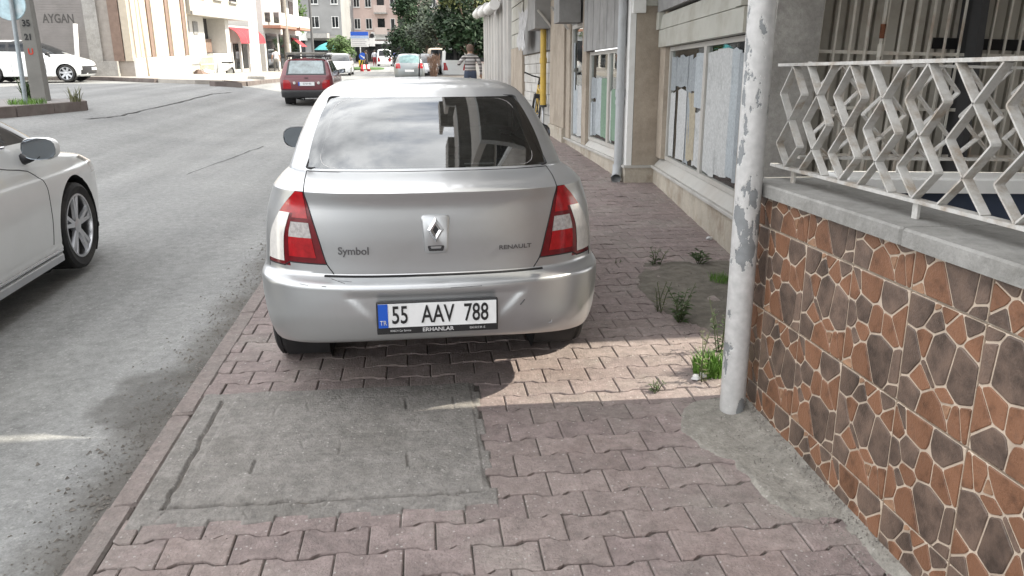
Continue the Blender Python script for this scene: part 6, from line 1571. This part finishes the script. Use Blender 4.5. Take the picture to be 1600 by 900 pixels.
b = MB(); b.tube([(0, 1.14, .86), (0, 1.1, 1.0)], .018, 6); b.tube([(-.33, 1.02, 1.07), (-.15, 1.1, 1.02), (0, 1.12, 1.0), (.15, 1.1, 1.02), (.33, 1.02, 1.07)], .016, 6); b.build('handlebar', M_BLACK, bk, True)
b = MB(); b.loft([[(-w, y, .93 + z), (w, y, .93 + z), (w * .7, y, .89 + z), (-w * .7, y, .89 + z)] for w, y, z in ((.075, .38, .01), (.08, .46, .015), (.03, .58, 0), (.018, .66, -.005))], True, True); b.build('saddle', M_BLACK, bk, True, 40)
b = MB(); b.tube([(0, .55, .78), (0, .53, .9)], .014, 6); b.build('seat_post', M_STEEL, bk)
b = MB(); b.lathe([(.09, -.01), (.09, .01)], 16, 'x', (.05, .72, .30), True, True); b.bar((.07, .72, .30), (.07, .8, .16), (.008, 0, 0), (0, .012, .012)); b.build('crankset', M_DARK, bk)
b = MB(); b.bbox(-.12, .12, .28, .5, .62, .70, .01); b.tube([(0, .33, .33), (-.1, .3, .64)], .008, 5); b.build('rear_rack', M_BLACK, bk)
def moto(label, px, py, Z, rz, m, lift=0):
    p = at(px, py, Z); rt_ = empty('motorcycle', (p.x, p.y, zg(p.x, p.y) + lift), (0, R(6), R(rz)), label, 'motorcycle')
    for y in (.3, 1.5):
        b = MB(); ring(b, (0, y, .3), .25, .055, 18); w = b.build('wheel', M_TYRE, rt_, True); b = MB(); b.lathe([(.2, -.02), (.2, .02)], 12, 'x', (0, y, .3), True, True); b.build('rim', M_STEEL, w)
    b = MB(); b.loft([[(-w, y, z0), (w, y, z0), (w * .8, y, z1), (-w * .8, y, z1)] for w, y, z0, z1 in ((.06, .1, .6, .75), (.16, .4, .35, .8), (.14, .8, .28, .78), (.12, .95, .3, .9), (.05, 1.25, .6, .95))], True, True); b.build('body', m, rt_, True, 50)
    b = MB(); b.bbox(-.13, .13, .1, .8, .79, .87, .03); b.build('seat', M_BLACK, rt_)
    b = MB(); b.tube([(0, 1.5, .3), (0, 1.2, 1.0)], .04, 6); b.tube([(-.33, 1.1, 1.08), (0, 1.2, 1.02), (.33, 1.1, 1.08)], .02, 6); b.build('fork', M_STEEL, rt_)
    b = MB(); b.lathe([(.09, 0), (.08, .08), (.02, .1)], 12, 'y', (0, 1.3, .92), True, True); b.build('headlight', M_LENS_W, rt_)
moto('dark motorcycle parked right of the small white van', 621, 104, 84, 20, DARKT); moto('white scooter under the red awning shop front', 366, 109, 47, 70, WHITE, .1)
# ---- weeds
LW = leaf_mat('weed_leaf', (.05, .085, .03), (.085, .13, .05)); LGR = leaf_mat('grass_blade', (.09, .19, .03), (.14, .26, .05)); LDRY = leaf_mat('weed_dry', (.13, .14, .075), (.2, .2, .11))
M_STEM = mat('weed_stem', (.09, .11, .05), .8, var=.2)
def weed(px, py, h, n, lm, label, seed, leaf=.05, spread=.05, tall=False, z=0.0):
    r = random.Random(seed); p = onz(px, py, z); rt_ = empty('weed', (p.x, p.y, z), (0, 0, 0), label, 'weed', 'weeds growing from the paving')
    st = MB(); lf = MB()
    for k in range(n):
        a = r.uniform(0, 6.28); tip = Vector((math.cos(a) * spread * r.uniform(.5, 1.6), math.sin(a) * spread * r.uniform(.5, 1.6), h * r.uniform(.6, 1))); b0 = Vector((r.uniform(-.02, .02), r.uniform(-.02, .02), -.01)); mid = b0.lerp(tip, .5) + Vector((0, 0, h * .1))
        st.tube([b0, mid, tip], [.003, .0025, .0015], 5)
        for q in range(int(h / .016)):
            t = r.random(); o = b0.lerp(mid, t * 2) if t < .5 else mid.lerp(tip, t * 2 - 1); a2 = r.uniform(0, 6.28); L_ = leaf * (1.15 - t * .6) * r.uniform(.7, 1.2)
            d = Vector((math.cos(a2), math.sin(a2), r.uniform(.1, .8))).normalized(); w = d.cross(Vector((0, 0, 1))).normalized() * L_ * .17; m1 = o + d * L_ * .5 + Vector((0, 0, L_ * .06)); e = o + d * L_ - Vector((0, 0, L_ * .1))
            lf.add([o, m1 - w, e, m1 + w], [(0, 1, 2, 3)])
    st.build('stem', M_STEM, rt_, True); lf.build('leaves', lm, rt_)
def tuft(px, py, n, h, rad, lm, label, seed, z=0.0, pt=None):
    r = random.Random(seed); p = pt or onz(px, py, z); b = MB()
    for k in range(n):
        a = r.uniform(0, 6.28); q = rad * math.sqrt(r.random()); o = Vector((q * math.cos(a), q * math.sin(a), 0)); a2 = r.uniform(0, 6.28); H_ = h * r.uniform(.4, 1); ln = H_ * r.uniform(.2, .8); e = o + Vector((math.cos(a2) * ln, math.sin(a2) * ln, H_)); w = Vector((-math.sin(a2), math.cos(a2), 0)) * h * .028; m = o.lerp(e, .55) + Vector((0, 0, H_ * .16))
        b.add([o - w, o + w, m + w * .8, e, m - w * .8], [(0, 1, 2, 3, 4)])
    tag(b.build('grass_tuft', lm, None, False, None, (p.x, p.y, z)), label, 'grass')
weed(1022, 413, .13, 5, LW, 'low leafy weed with one upright shoot in the pavement joints', 1); weed(1028, 415, .2, 1, LDRY, 'single upright weed shoot beside the low leafy weed', 2, .035)
weed(1094, 413, .12, 6, LW, 'long-leaved weed by the plinth of the corner shop', 3, .08)
weed(1062, 503, .24, 9, LW, 'bushy dark green weed, the tallest leafy one on the pavement', 4, .055, .07); weed(1032, 488, .22, 4, LDRY, 'thin grey green weed next to the bushy dark weed', 5, .04, .05)
weed(1097, 596, .40, 2, LDRY, 'tall thin flowering stalk beside the peeling pole', 6, .035, .03); weed(1122, 548, .34, 4, LW, 'spindly weed behind the peeling pole', 7, .04, .06)
weed(1027, 612, .055, 6, LW, 'tiny rosette weed at the edge of the sunlit strip', 8, .035, .03); weed(966, 410, .03, 3, LW, 'tiny flat weed in the pavement right of the car', 9, .03, .02)
tuft(1109, 583, 420, .12, .085, LGR, 'bright green grass tuft in sunlight by the peeling pole', 1); tuft(1128, 440, 260, .07, .09, LGR, 'short grass patch behind the peeling pole', 2)
gp_ = at(43, 166, 15.2); tuft(0, 0, 420, .13, .34, LGR, 'bright grass growing round the round sign post', 3, zg(gp_.x, gp_.y) + .17, gp_)
gp_ = at(52, 158, 16.6); tuft(0, 0, 160, .5, .18, LW, 'dark weed clump behind the utility pole', 4, zg(gp_.x, gp_.y) + .17, gp_)
gp_ = at(121, 178, 16.4); tuft(0, 0, 40, .4, .1, LDRY, 'dry weed at the tip of the traffic island', 5, zg(gp_.x, gp_.y) + .12, gp_)
# scraps of white litter by the wall foot
for k, (px, py, s) in enumerate(((1108, 375, .03), (1088, 594, .03), (1098, 590, .025))):
    p = onz(px, py, 0); b = MB(); b.lathe([(s * .3, 0), (s, s * .3), (s * .8, s * .8), (.002, s)], 7, 'z'); rj = random.Random(k); b.v = [(x * rj.uniform(.6, 1.3), y * rj.uniform(.6, 1.3), z) for x, y, z in b.v]
    tag(b.build('litter', M_LETW, None, False, None, (p.x, p.y, .002)), ['white crumpled scrap at the foot of the shop plinth', 'white scrap left of the bright grass tuft', 'small pale scrap touching the bright grass tuft'][k], 'litter')
